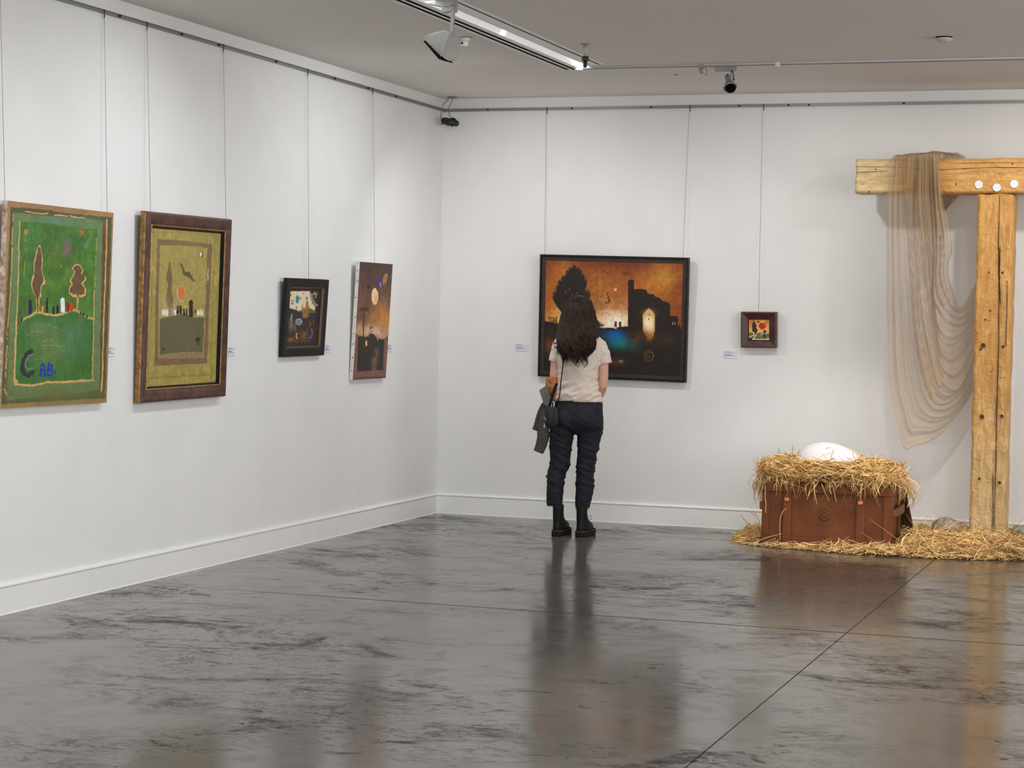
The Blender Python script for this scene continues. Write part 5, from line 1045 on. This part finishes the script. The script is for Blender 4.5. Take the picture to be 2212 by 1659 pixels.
m_shirt = M('cream_cotton', (214, 198, 186), .85, var=.05, vs=60, bump=.12, bs=160, spec=.15, col2=(220, 206, 194))
m_trous = M('navy_twill', (35, 35, 43), .75, var=.12, vs=30, bump=.1, bs=220, spec=.2)
m_boot = M('black_leather', (15, 14, 15), .6, var=.2, vs=20, spec=.25); m_sole = M('boot_sole', (27, 25, 23), .8, spec=.2); m_welt = M('sole_welt', (70, 62, 48), .7); m_pale = M('raw_hem', (205, 196, 188), .85)
m_hair = M('brown_hair', (40, 28, 23), .5, var=.5, vs=16, stretch=(5, 5, .6), col2=(66, 46, 36), spec=.28); m_hair2 = M('brown_hair_light', (74, 53, 41), .5, var=.4, vs=20, col2=(50, 35, 28), spec=.3)

# body: one skin from head to feet (mostly under the clothes)
mb = MB()
HX, HY = 1251, .03
def headring(py, w, d, cy): return (HX - w, HX + w, py, d, cy)
loft(mb, [headring(648, 6, .025, HY), headring(652, 14, .055, HY), headring(660, 20, .078, HY), headring(672, 23.5, .092, HY), headring(684, 23.5, .094, HY + .002), headring(696, 21.5, .088, HY + .008), headring(706, 17, .068, HY + .022), headring(713, 11, .045, HY + .035)])
fd = Vector((-math.sin(FACE), math.cos(FACE), 0)); fl = Vector((math.cos(FACE), math.sin(FACE), 0)); hc = P3(HX, 682, HY)
def fp(s, f, z): return hc + fl * s + fd * f + Vector((0, 0, z))
mb.tube([fp(0, .086, .028), fp(0, .098, .006), fp(0, .110, -.018), fp(0, .088, -.024)], [.007, .0085, .011, .007], 10)          # nose
mb.tube([fp(-.022, .078, -.047), fp(-.011, .088, -.044), fp(0, .09, -.043), fp(.011, .088, -.044), fp(.022, .078, -.047)], [.004, .006, .0065, .006, .004], 8); mb.tube([fp(-.019, .078, -.055), fp(0, .088, -.056), fp(.019, .078, -.055)], [.004, .007, .004], 8)   # lips
for s in (-1, 1):
    mb.tube([fp(s * .045, .074, .03), fp(s * .03, .086, .033), fp(s * .014, .088, .028)], [.005, .006, .004], 8)          # brows
    mb.lathe([(0, -.006), (.012, -.004), (.017, 0), (.014, .005), (0, .007)], fp(s * .074, -.005, -.005), (s, -.4, 0), 12)   # ears
loft(mb, [(1236, 1264, 700, .05, .01), (1234, 1263, 715, .05, .0), (1231, 1263, 726, .05, -.002), (1222, 1272, 732, .05, 0)])
loft(mb, [(1222, 1272, 733, .045, 0), (1214, 1283, 745, .07, 0), (1212, 1286, 765, .088, 0), (1212, 1285, 790, .092, 0), (1209, 1286, 815, .082, 0), (1208, 1286, 835, .08, 0), (1204, 1292, 865, .09, 0), (1200, 1297, 900, .1, -.005), (1196, 1298, 930, .09, -.005)])
for s, rows in ((0, [(1195, 1236, 925, .075, 0), (1194, 1232, 960, .07, 0), (1193, 1226, 1000, .06, 0), (1188, 1214, 1030, .05, 0), (1187, 1212, 1060, .05, -.01), (1199, 1212, 1095, .03, -.005), (1200, 1213, 1125, .03, 0), (1197, 1215, 1148, .05, .02)]), (1, [(1252, 1293, 925, .075, 0), (1252, 1287, 960, .07, 0), (1250, 1280, 1000, .06, 0), (1249, 1277, 1030, .05, 0), (1248, 1276, 1060, .05, -.01), (1252, 1266, 1095, .03, -.005), (1251, 1267, 1125, .035, 0), (1252, 1272, 1148, .05, .02)])): loft(mb, rows)
def hand(mb, wrist, d, side, normal, curl, scale=1.0):
    """palm, four curled fingers of different lengths and a thumb from the palm's side"""
    d = Vector(d).normalized(); nrm = (Vector(normal) - d * Vector(normal).dot(d)).normalized(); s = d.cross(nrm).normalized() * side; w = Vector(wrist)
    R = []
    for t, a, b_ in ((0, .024, .017), (.025, .031, .0155), (.055, .038, .0145), (.085, .0415, .0125), (.092, .036, .010)):
        R.append([w + d * t * scale + s * (a * math.cos(2 * PI * i / 16)) + nrm * (b_ * math.sin(2 * PI * i / 16)) for i in range(16)])
    mb.rings(R)
    for k, (off, L_) in enumerate(((.033, .070), (.0112, .079), (-.0112, .073), (-.033, .056))):
        p = w + d * .084 + s * off; pts = [p - d * .012, p]; a = .18
        for seg, fr in enumerate((.44, .32, .24)):
            a += curl * (1.0 + .1 * k) * (.8, 1.0, .8)[seg]; p = p + (d * math.cos(a) + nrm * math.sin(a)) * L_ * fr; pts.append(p)
        mb.tube(pts, [.0082, .0080, .0078, .0072, .006], 10)
    p = w + d * .025 + s * .022; mb.tube([p, p + d * .022 + s * .022 + nrm * .008, p + d * .046 + s * .026 + nrm * .022, p + d * .064 + s * .018 + nrm * .034], [.0125, .0115, .0095, .007], 10)
def arm(pts, rad):
    mb.tube([P3(*p) for p in pts], rad, 16)
arm([(1284, 747, 0), (1295, 757, -.006), (1303.5, 785, -.013), (1303, 812, -.018), (1302, 833, -.02), (1298, 846, .02), (1291, 857, .09), (1281, 866, .155)], [.036, .036, .034, .034, .031, .031, .027, .021])
hand(mb, P3(1281, 866, .155), (-.8, .5, -.12), 1, (-.5, -.85, 0), .45)
arm([(1220, 748, .01), (1211, 757, .013), (1200, 785, .02), (1198, 812, .02), (1196, 832, .02), (1195, 838, .08), (1197, 838, .15), (1200, 836, .225)], [.036, .036, .034, .032, .031, .031, .026, .021])
hand(mb, P3(1200, 836, .225), (.35, .9, .1), 1, (.2, 0, -1), .7)
body = obj('body', baked(mb, .0042, 4), m_skin, person)
for s in (-1, 1):
    e = MB(); e.lathe([(.0112 * math.sin(a), -.0112 * math.cos(a)) for a in np.linspace(.05, PI - .05, 8)], fp(s * .031, .0815, .014), fd, 14); e.lathe([(.0055, .0101), (.004, .0112), (0, .0117)], fp(s * .031, .0815, .014), fd, 12, 1); e.build('eye', [M('eye_white', (225, 220, 214), .3), M('iris_brown', (60, 40, 28), .3)], person)

# T-shirt
mb = MB()
SB = [(1226, 1266, 724, .05, -.005), (1212, 1281, 729, .066, -.005), (1205, 1291, 737, .084, -.005), (1202, 1296, 748, .098, -.002), (1202, 1297, 765, .110, 0), (1204, 1294, 785, .110, 0), (1205, 1292, 803, .104, 0), (1204, 1291, 822, .1, 0), (1201, 1293, 838, .102, 0), (1199, 1296, 850, .108, 0), (1197.5, 1300, 861, .112, 0), (1198, 1300.5, 866, .112, 0)]
loft(mb, SB)
mb.tube([P3(1284, 739, 0), P3(1294, 747, -.004), P3(1302, 765, -.01), P3(1307, 785, -.014)], [.055, .055, .049, .0455], 20)
mb.tube([P3(1219, 740, .01), P3(1209, 749, .012), P3(1203, 764, .018), P3(1199.5, 782, .02)], [.055, .053, .046, .0425], 20)
me = baked(mb, .006, 4)
def shirt_folds(c, n):
    x, y, z = c; d = 0.0
    low = min(max((1.22 - z) / .25, 0), 1)
    d += .010 * low * mn.noise(Vector((x * 3.5 + z * 5.0, y * 3, z * 22 - x * 9)))                 # drag lines rising to the left
    d += .006 * low * mn.noise(Vector((x * 8 + 4, y * 5, z * 40 - x * 12)))
    d += .006 * (1 - low) * mn.noise(Vector((x * 14 + 3, y * 6, z * 13 + x * 12)))
    def rg(q): return max(0.0, 1 - 2.2 * abs(mn.noise(q))) ** 2
    d += .0075 * low * rg(Vector((x * 2.2 + z * 4.5, y * 2, z * 13 - x * 7.5))) + .004 * low * rg(Vector((x * 4 + 7, y * 3, z * 24 - x * 12))) + .003 * rg(Vector((x * 6 + 3, y * 4, z * 9 + x * 9)))
    if z < 1.0: d += .006 * math.exp(-((z - .965 - .02 * mn.noise(Vector((x * 9, 0, 3)))) / .012) ** 2)
    if abs(x - .0) > .14: d += .0035 * mn.noise(Vector((x * 10, y * 10, z * 45)))
    return d
displace(me, shirt_folds); obj('t_shirt', me, m_shirt, person)
# trousers
mb = MB()
loft(mb, [(1201, 1299, 858, .098, 0), (1199, 1301, 872, .106, -.004), (1194, 1302, 890, .118, -.012), (1190, 1302.5, 908, .122, -.016), (1188, 1302.5, 922, .108, -.01), (1196, 1294, 931, .085, -.005), (1212, 1280, 938, .05, 0)])
for px_, py_ in ((1219, 907), (1273, 906)): mb.lathe([(.077 * math.sin(a), -.077 * math.cos(a)) for a in np.linspace(.05, PI - .05, 10)], P3(px_, py_, -.062), (0, 0, 1), 18)
loft(mb, [(1189, 1243, 896, .1, -.008), (1188, 1244, 918, .1, -.01), (1187.6, 1239, 940, .09, -.006), (1188.7, 1234, 973, .08, -.002), (1187.6, 1230, 1003, .072, 0), (1184.5, 1224, 1018, .068, 0), (1183, 1219.5, 1030, .065, -.002), (1182, 1218, 1045, .064, -.006), (1181, 1216.5, 1065, .061, -.008), (1180.6, 1215.5, 1085, .057, -.008), (1180.8, 1215.3, 1093, .056, -.008)])
loft(mb, [(1246, 1302, 896, .1, -.008), (1244, 1302, 918, .1, -.01), (1247, 1299, 940, .09, -.006), (1247.5, 1291.5, 973, .08, -.002), (1245.4, 1284.5, 1003, .072, 0), (1245, 1282.5, 1020, .067, 0), (1244, 1283.5, 1045, .064, -.006), (1243.2, 1281, 1065, .061, -.008), (1242.6, 1276, 1085, .057, -.008), (1242.4, 1273, 1098, .055, -.008)])
me = baked(mb, .006, 22)
def trouser_folds(c, n):
    x, y, z = c; lx = x + .07 if x < .02 else x - .11
    k = .0015
    for z0, w in ((.70, .05), (.58, .05), (.50, .035), (.43, .05), (.36, .05)):
        k += .005 * math.exp(-((z - z0) / w) ** 2)
    def rg(q): return max(0.0, 1 - 2.4 * abs(mn.noise(q))) ** 2
    return 1.3 * k * rg(Vector((lx * 5 + (9 if x > .02 else 0), y * 3, z * 20 + lx * 11))) + .7 * k * (mn.noise(Vector((lx * 7 + (5 if x > .02 else 0), y * 4, z * 34 + lx * 10))) + .5 * mn.noise(Vector((lx * 12, y * 7 + 3, z * 60 - lx * 14)))) + .0015 * mn.noise(Vector((x * 20, y * 20, z * 20)))
displace(me, trouser_folds); tr = obj('trousers', me, m_trous, person)
bk = MB()
for (a, b_, py) in ((1258, 1292, 893),):
    pts = [(1258, 884), (1291, 882), (1290, 903), (1274, 911), (1259, 905)]; y = -.128
    f = [P3(px, py_, y + .012 * abs((px - 1276) / 18)) for px, py_ in pts]; bk.prism(f, (0, .02, 0))
bevel(bk.build('back_pocket', m_trous, tr), .003)
for xl, xr, py, b_, cy in ((1181.3, 1214.8, 1094, .054, -.008), (1243, 1272.5, 1099, .053, -.008)):
    q = MB(); R0 = ringp(xl, xr, py - 3, b_ - .003, cy); R1 = ringp(xl + .5, xr - .5, py + .6, b_ - .004, cy); R2 = ringp(xl + 2, xr - 2, py + .6, b_ - .008, cy); R3 = ringp(xl + 2, xr - 2, py - 6, b_ - .008, cy)
    q.rings([R0, R1, R2, R3, R0], caps=False); q.build('hem_edge', m_pale, tr, 'pale frayed hem edge')
# boots
def boot(px, py, y, toe_deg, laces):
    o = P3(px, py, y); o.z = 0; th = math.radians(toe_deg); u = Vector((math.sin(th), math.cos(th), 0)); w = Vector((math.cos(th), -math.sin(th), 0))
    outl = [(-.072, .0), (-.068, .024), (-.045, .036), (0, .036), (.05, .041), (.10, .049), (.145, .048), (.18, .034), (.197, .008), (.193, -.018), (.17, -.038), (.12, -.045), (.06, -.038), (0, -.034), (-.045, -.035), (-.068, -.022)]
    C_ = catmull([(a, b_) for a, b_ in outl] + [outl[0]], 41)[:-1]
    def R(z, k=1.0, sh=0): return [o + u * ((a - .06) * k + .06 + sh) + w * (b_ * k) + Vector((0, 0, z)) for a, b_ in C_]
    q = MB(); q.rings([R(0, .97), R(.006, 1), R(.024, 1.0), R(.036, .985), R(.042, .985), R(.043, .95)], smooth=False); s_ = q.build('sole', m_sole, None)
    q = MB(); q.rings([R(.036, 1.0), R(.0395, 1.005), R(.043, 1.0)], caps=True, smooth=False); wl = q.build('welt', m_welt, None)
    def E(z, c, L_, wd): return [o + u * (c + L_ * math.cos(2 * PI * i / 28)) + w * (wd * math.sin(2 * PI * i / 28)) + Vector((0, 0, z)) for i in range(28)]
    q = MB(); q.rings([E(.04, .058, .126, .043), E(.055, .058, .127, .0445), E(.075, .052, .118, .043), (E(.092, .034, .096, .04)), E(.108, .008, .068, .038), E(.125, -.008, .052, .0365), E(.15, -.014, .046, .0355), E(.18, -.016, .045, .036), E(.212, -.016, .046, .037), E(.214, -.016, .042, .033)])
    t = q.build('boot', m_boot, person); t2 = t
    s_.parent = t; wl.parent = t
    q = MB()
    for k in range(5):
        z0 = .10 + k * .022; c = .056 - k * .012; q.tube([o + u * (c + .01) + w * -.022 + Vector((0, 0, z0)), o + u * (c + .018) + Vector((0, 0, z0 + .008)), o + u * (c + .01) + w * .022 + Vector((0, 0, z0))], .0022, 6)
    if laces:
        b0 = o + u * .05 + w * .02 + Vector((0, 0, .125)); q.tube([b0, b0 + w * .02 + Vector((0, 0, .018)), b0 + w * .030 + Vector((0, 0, .0)), b0 + w * .02 + Vector((0, 0, -.015)), b0 + w * .004 + Vector((0, 0, -.012))], .0018, 6)
    q.build('laces', M('lace_black', (16, 16, 16), .8), t)
    q = MB(); q.box(-.006, .006, -.004, .004, 0, .04); l = q.build('pull_tab', m_boot, t); l.matrix_local = Matrix.Translation(o + u * -.064 + Vector((0, 0, .165))) @ Matrix.Rotation(-th, 4, 'Z')
boot(1206.5, 1150, -.03, 17, False); boot(1257.5, 1151, -.05, 19, True)

# hair: a full mass with loose wavy strands over it
HR_ = [(1248, 1258, 638.5, .03, .015), (1239, 1266, 642, .06, .012), (1231, 1272, 649, .085, .01), (1225.5, 1276, 658, .102, .008), (1220.5, 1280, 671, .11, .0), (1216, 1283, 686, .108, -.01), (1213, 1285, 700, .098, -.028), (1211.5, 1285, 713, .086, -.055), (1211, 1283, 726, .07, -.085), (1212, 1279, 740, .056, -.105), (1213, 1275, 752, .047, -.115), (1217, 1268, 763, .038, -.12), (1224, 1260, 771, .026, -.122)]
mb = MB(); loft(mb, HR_, n=64)
me = baked(mb, .006, 3)
def hair_ridge(c, n):
    x, y, z = c; a = math.atan2(y + .03, x - .03); w = min(max((1.56 - z) / .3, 0), 1)
    q = a + .35 * w * math.sin(z * 34 + 3 * mn.noise(Vector((a * 2.2, 0, z * 3)))) + .25 * mn.noise(Vector((a * 2, 3, z * 6)))
    return (.002 + .006 * w) * math.sin(q * 13) * (.65 + .5 * mn.noise(Vector((a * 3, z * 4, 1)))) + .003 * w * mn.noise(Vector((a * 8, z * 20, 4))) + .004 * w * mn.noise(Vector((a * 2.5, z * 9, 8)))
displace(me, hair_ridge)
hair = obj('hair', me, m_hair, person)
HP = np.array([[(r[0] + r[1]) / 2, (r[1] - r[0]) / 2, r[2], r[3], r[4]] for r in HR_])
def hair_point(py, al, out):
    cx = np.interp(py, HP[:, 2], HP[:, 0]); w = np.interp(py, HP[:, 2], HP[:, 1]) + out * 318; b_ = np.interp(py, HP[:, 2], HP[:, 3]) + out; cy = np.interp(py, HP[:, 2], HP[:, 4])
    p = P3(cx + w * math.cos(al), py, 0); return Vector((p.x, cy + b_ * math.sin(al), p.z))
rr = random.Random(5)
def lock_mesh(n_clump, per, wide, out0):
    """locks of fine hair: each lock follows one wave and gathers towards its tip"""
    Pp = []; Rd = []; K_ = 26
    for k in range(n_clump):
        al = rr.uniform(PI - .35, 2 * PI + .35) if k % 4 else rr.choice([rr.uniform(PI - .4, PI + .4), rr.uniform(2 * PI - .4, 2 * PI + .4)])
        side = abs(math.cos(al)); s0 = rr.uniform(641, 690); e0 = rr.gauss(763, 12) - 16 * side ** 3 * rr.random(); ph = rr.uniform(0, 6.28); fr = rr.uniform(.10, .17); dr = rr.gauss(0, .10) - .22 * max(0, math.cos(al)) * rr.random(); amp = rr.uniform(.10, .30); oa = rr.uniform(.005, .02); of = rr.uniform(0, out0)
        for q in range(per):
            da = rr.gauss(0, .055); do = abs(rr.gauss(0, .004)); s1 = s0 + rr.uniform(-12, 16); e1 = e0 + rr.gauss(0, 5); pq = rr.gauss(0, .25); pts = []
            for i in range(K_):
                t = i / (K_ - 1); py = max(641, s1 + (e1 - s1) * t); low = min(max(0, (py - 680) / 75), 1.2); g = 1 - .55 * t
                a2 = al + dr * t + da * g + amp * low * math.sin(py * fr + ph + pq); ou = .003 + do * g + of * (.3 + .7 * t) + oa * low * math.sin(py * fr + ph + 1.4 + pq) + .004 * low
                p = hair_point(min(py, 771), a2, ou)
                if py > 771: p.z = pz(py)
                pts.append(tuple(p))
            Pp.append(pts); Rd.append(np.array([wide * (.75 + .25 * math.sin(PI * i / (K_ - 1))) * min(1, (K_ - i) / 7) for i in range(K_)]))
    V, Q = strands(np.array(Pp), np.array(Rd), 4); return np_mesh('locks', V, Q, True)
tag(obj('loose_locks', lock_mesh(170, 18, .0015, .009), m_hair, hair), kind='stuff'); tag(obj('lighter_locks', lock_mesh(80, 12, .0014, .012), m_hair2, hair, 'lighter brown strands'), kind='stuff')
mb = MB(); cur = [[(1284, 672, -.02), (1287, 688, -.03), (1292, 698, -.02), (1299, 702, -.01), (1305, 700.5, 0)], [(1284, 680, -.02), (1288, 693, -.03), (1294, 702, -.02), (1302, 704, -.01)], [(1283, 676, -.01), (1289, 695, -.02), (1297, 708, -.01), (1303, 709, 0)], [(1284, 690, -.03), (1289, 703, -.03), (1293, 711, -.02), (1297, 712, -.02)], [(1282, 668, 0), (1286, 684, 0), (1293, 695, 0), (1300, 699, .01)],
    [(1275, 715, -.13), (1283, 724, -.14), (1286, 735, -.135), (1284, 746, -.13), (1287, 753, -.13)], [(1270, 735, -.14), (1277, 748, -.14), (1276, 757, -.135), (1270, 758, -.135)], [(1272, 725, -.14), (1280, 735, -.14), (1278, 747, -.135), (1283, 752, -.13)], [(1211, 730, -.1), (1203, 740, -.11), (1198, 744, -.11), (1196, 738, -.1)], [(1213, 735, -.12), (1206, 747, -.12), (1200, 752, -.12), (1197, 748, -.11)], [(1215, 745, -.13), (1209, 757, -.13), (1213, 766, -.13), (1216, 770, -.13)], [(1216, 740, -.13), (1207, 755, -.13), (1204, 764, -.125), (1208, 768, -.12)], [(1262, 748, -.15), (1266, 762, -.15), (1259, 768, -.145)], [(1236, 755, -.16), (1233, 768, -.155), (1238, 775, -.15)], [(1248, 757, -.16), (1251, 770, -.155), (1246, 776, -.15)], [(1225, 750, -.15), (1220, 763, -.15), (1226, 772, -.145)]]
for c in cur:
  for dq in range(8):
    Pc = catmull([tuple(P3(p[0] + rr.gauss(0, .9), p[1] + rr.gauss(0, .9), p[2] + rr.gauss(0, .004))) for p in c], 14); mb.tube([tuple(p) for p in Pc], [.0024 * (1 - .75 * i / 13) for i in range(14)], 6)
tag(mb.build('flyaway_curls', m_hair, hair), kind='stuff')

# ------------------------------------------------------------------ crossbody bag (worn by the visitor)
def at(o): return PM @ Matrix.Translation(o)
m_bag = M('black_nylon', (20, 19, 21), .65, var=.2, vs=25, bump=.1, bs=90); m_strap = M('strap_black', (16, 14, 14), .8, spec=.15); m_steel = M('nickel', (190, 190, 186), .25, .9)
BO = P3(1191.5, 904, -.165); bag = thing('crossbody_bag', 'small black crossbody bag with thin strap and silver clips on the left hip', 'bag', mat=at(BO))
def b3(px, py, y): return P3(px, py, y) - BO
mb = MB(); F0 = [(1178, 884), (1190, 880), (1203, 882), (1207, 894), (1206, 916), (1199, 924), (1188, 927), (1178.5, 919), (1176.5, 900)]
R = []
for dy, k in ((-.045, .82), (-.036, .95), (-.01, 1.0), (.02, 1.0), (.032, .93)):
    cc = (1191.5, 904); R.append([b3(cc[0] + (a - cc[0]) * k, cc[1] + (c - cc[1]) * k, -.165 + dy) for a, c in catmull(F0 + [F0[0]], 33)[:-1].tolist()])
mb.rings(R); mb.build('pouch', m_bag, bag)
mb = MB(); F1 = [(1178.5, 883), (1189, 879.5), (1198, 884), (1196, 905), (1190, 919), (1182, 920), (1177.5, 904)]
R = []
for dy, k in ((-.058, .88), (-.052, .99), (-.040, 1.0)):
    cc = (1188, 900); R.append([b3(cc[0] + (a - cc[0]) * k, cc[1] + (c - cc[1]) * k, -.165 + dy) for a, c in catmull(F1 + [F1[0]], 29)[:-1].tolist()])
mb.rings(R); mb.build('flap', m_bag, bag)
mb = MB(); mb.tube([b3(1174, 904, -.22), b3(1175.5, 905, -.226), b3(1177, 903, -.226)], .0022, 8); mb.tube([b3(1178.3, 905.5, -.226), b3(1179.6, 908, -.23), b3(1180, 911, -.226)], .0028, 8); mb.build('ring', m_steel, bag)
mb = MB(); mb.tube([b3(1175.5, 916, -.22), b3(1176, 919, -.226), b3(1174, 923, -.226), b3(1176, 926, -.224), b3(1178, 924, -.226), b3(1177, 920, -.226)], .0026, 8); mb.build('clip', m_steel, bag)
mb = MB()
def band(pts, w):
    """flat strap: points with a sideways half width in px"""
    R = []
    for (px, py, y) in pts: a = b3(px - w, py, y); c = b3(px + w, py, y); R.append([a, c, c + Vector((0, .004, 0)), a + Vector((0, .004, 0))])
    mb.rings(R, smooth=False)
band([(1186.5, 882, -.19), (1189, 872, -.175), (1193, 858, -.15), (1197, 846, -.135), (1200.5, 836, -.12), (1203, 829, -.10)], 3.4); mb.build('wide_strap', m_strap, bag)
mb = MB(); band([(1193, 884, -.16), (1194, 874, -.15), (1195, 870, -.145)], 1.6); mb.build('strap_loop', m_strap, bag)
mb = MB(); band([(1205.5, 868, -.1225), (1208.3, 858, -.1245), (1210, 845, -.121), (1211.5, 830, -.119), (1213, 815, -.121), (1214.8, 800, -.124), (1216.3, 785, -.127), (1217.5, 772, -.127), (1221, 755, -.122), (1226, 738, -.107)], 1.15); mb.build('thin_strap', m_strap, bag)

# ------------------------------------------------------------------ jacket over the arm
m_jack = M('grey_olive_wool', (80, 76, 67), .95, var=.18, vs=90, bump=.25, bs=150, spec=.1); m_line = M('tan_lining', (178, 112, 62), .7, var=.2, vs=14, bump=.15, bs=40, col2=(150, 90, 50)); m_panel = M('grey_collar', (104, 103, 97), .85, var=.06, vs=40); m_in = M('sleeve_inside', (30, 28, 25), .9)
JO = P3(1190, 840, .03); jk = thing('jacket', 'grey olive jacket with tan lining draped over the forearm', 'jacket', mat=at(JO))
def j3(px, py, y): return P3(px, py, y) - JO
def jz(x, y): return (1130 + x / 8.29, 800 + y / 8.29)
def sleeve(name, pts, rad, flat, open_end=True):
    Pp = catmull([tuple(j3(*jz(a, c), y)) for a, c, y in pts], 26); rads = np.interp(np.linspace(0, 1, 26), np.linspace(0, 1, len(rad)), rad)
    q = MB(); R = []
    for i, p in enumerate(Pp):
        tt = Vector(Pp[min(i + 1, 25)] - Pp[max(i - 1, 0)]).normalized(); s = tt.cross(Vector((0, 1, 0))).normalized(); n_ = s.cross(tt)
        row = []
        for k in range(28):
            a = 2 * PI * k / 28; r = rads[i] * (1 + .10 * mn.noise(Vector((math.cos(a) * 1.5, math.sin(a) * 1.5, i * .5 + len(pts)))) + .05 * mn.noise(Vector((math.cos(a) * 3, math.sin(a) * 3, i * 1.1))))
            row.append(Vector(p) + s * r * math.cos(a) + n_ * r * flat * math.sin(a))
        R.append(row)
    if open_end:
        c = Vector(Pp[-1]); tt = Vector(Pp[-1] - Pp[-2]).normalized(); R.append([c + (v - c) * .9 for v in R[-1]]); inn = [c - tt * .03 + (v - c) * .8 for v in R[-2]]
        q.rings(R, caps=False); q.f.append([0 + i for i in range(28)][::-1]); q.mi.append(0); q.sm.append(False)
        q.rings([R[-1], inn], caps=False, mi=1); o = len(q.v); q.v += [tuple(v) for v in inn]; q.f.append([o + i for i in range(28)]); q.mi.append(1); q.sm.append(False)
    else: q.rings(R)
    return q.build(name, [m_jack, m_in], jk)
sleeve('sleeve', [(425, 640, .0), (405, 800, -.02), (385, 950, -.03), (368, 1080, -.03), (362, 1200, -.03), (335, 1320, -.025), (277, 1474, -.02)], [.026, .034, .040, .041, .041, .039, .0335], .75)
sleeve('sleeve', [(385, 600, .04), (345, 720, .04), (300, 860, .04), (270, 980, .04), (226, 1092, .04)], [.016, .026, .027, .027, .0245], .7)
q = MB(); pn = [(290, 365), (360, 320), (428, 268), (450, 350), (478, 440), (495, 520), (470, 600), (440, 665), (372, 625), (335, 500)]
fr_ = [j3(*jz(a, c), -.075 + .03 * (a - 290) / 200) for a, c in pn]; q.prism(fr_, (0, .10, -.01)); bevel(q.build('collar_panel', m_panel, jk, 'smooth grey panel of the jacket'), .004)
mb = MB(); mb.tube([j3(*jz(a, c), y) for a, c, y in ((455, 190, .10), (500, 205, .03), (545, 200, -.01), (575, 190, .01))], [.018, .034, .036, .022], 16)
mb.tube([j3(*jz(a, c), y) for a, c, y in ((450, 150, .06), (480, 240, .02), (510, 330, -.01), (505, 400, -.01), (490, 478, .0))], [.014, .032, .034, .025, .008], 16)
mb.tube([j3(*jz(a, c), y) for a, c, y in ((560, 150, .0), (570, 240, -.01), (540, 330, -.015), (515, 420, -.01))], [.018, .026, .026, .012], 16)
me = baked(mb, .005, 4); displace(me, lambda c, n: .005 * mn.noise(Vector((c[0] * 22 + c[2] * 24, c[1] * 8, c[2] * 18 - c[0] * 20)))); obj('lining', me, m_line, jk, 'tan brown lining turned outwards')
q = MB(); q.tube([j3(*jz(a, c), y) for a, c, y in ((585, 395, -.10), (575, 440, -.11), (560, 480, -.115), (540, 560, -.12))], [.008, .010, .010, .004], 10); q.build('lining_edge', m_line, jk)
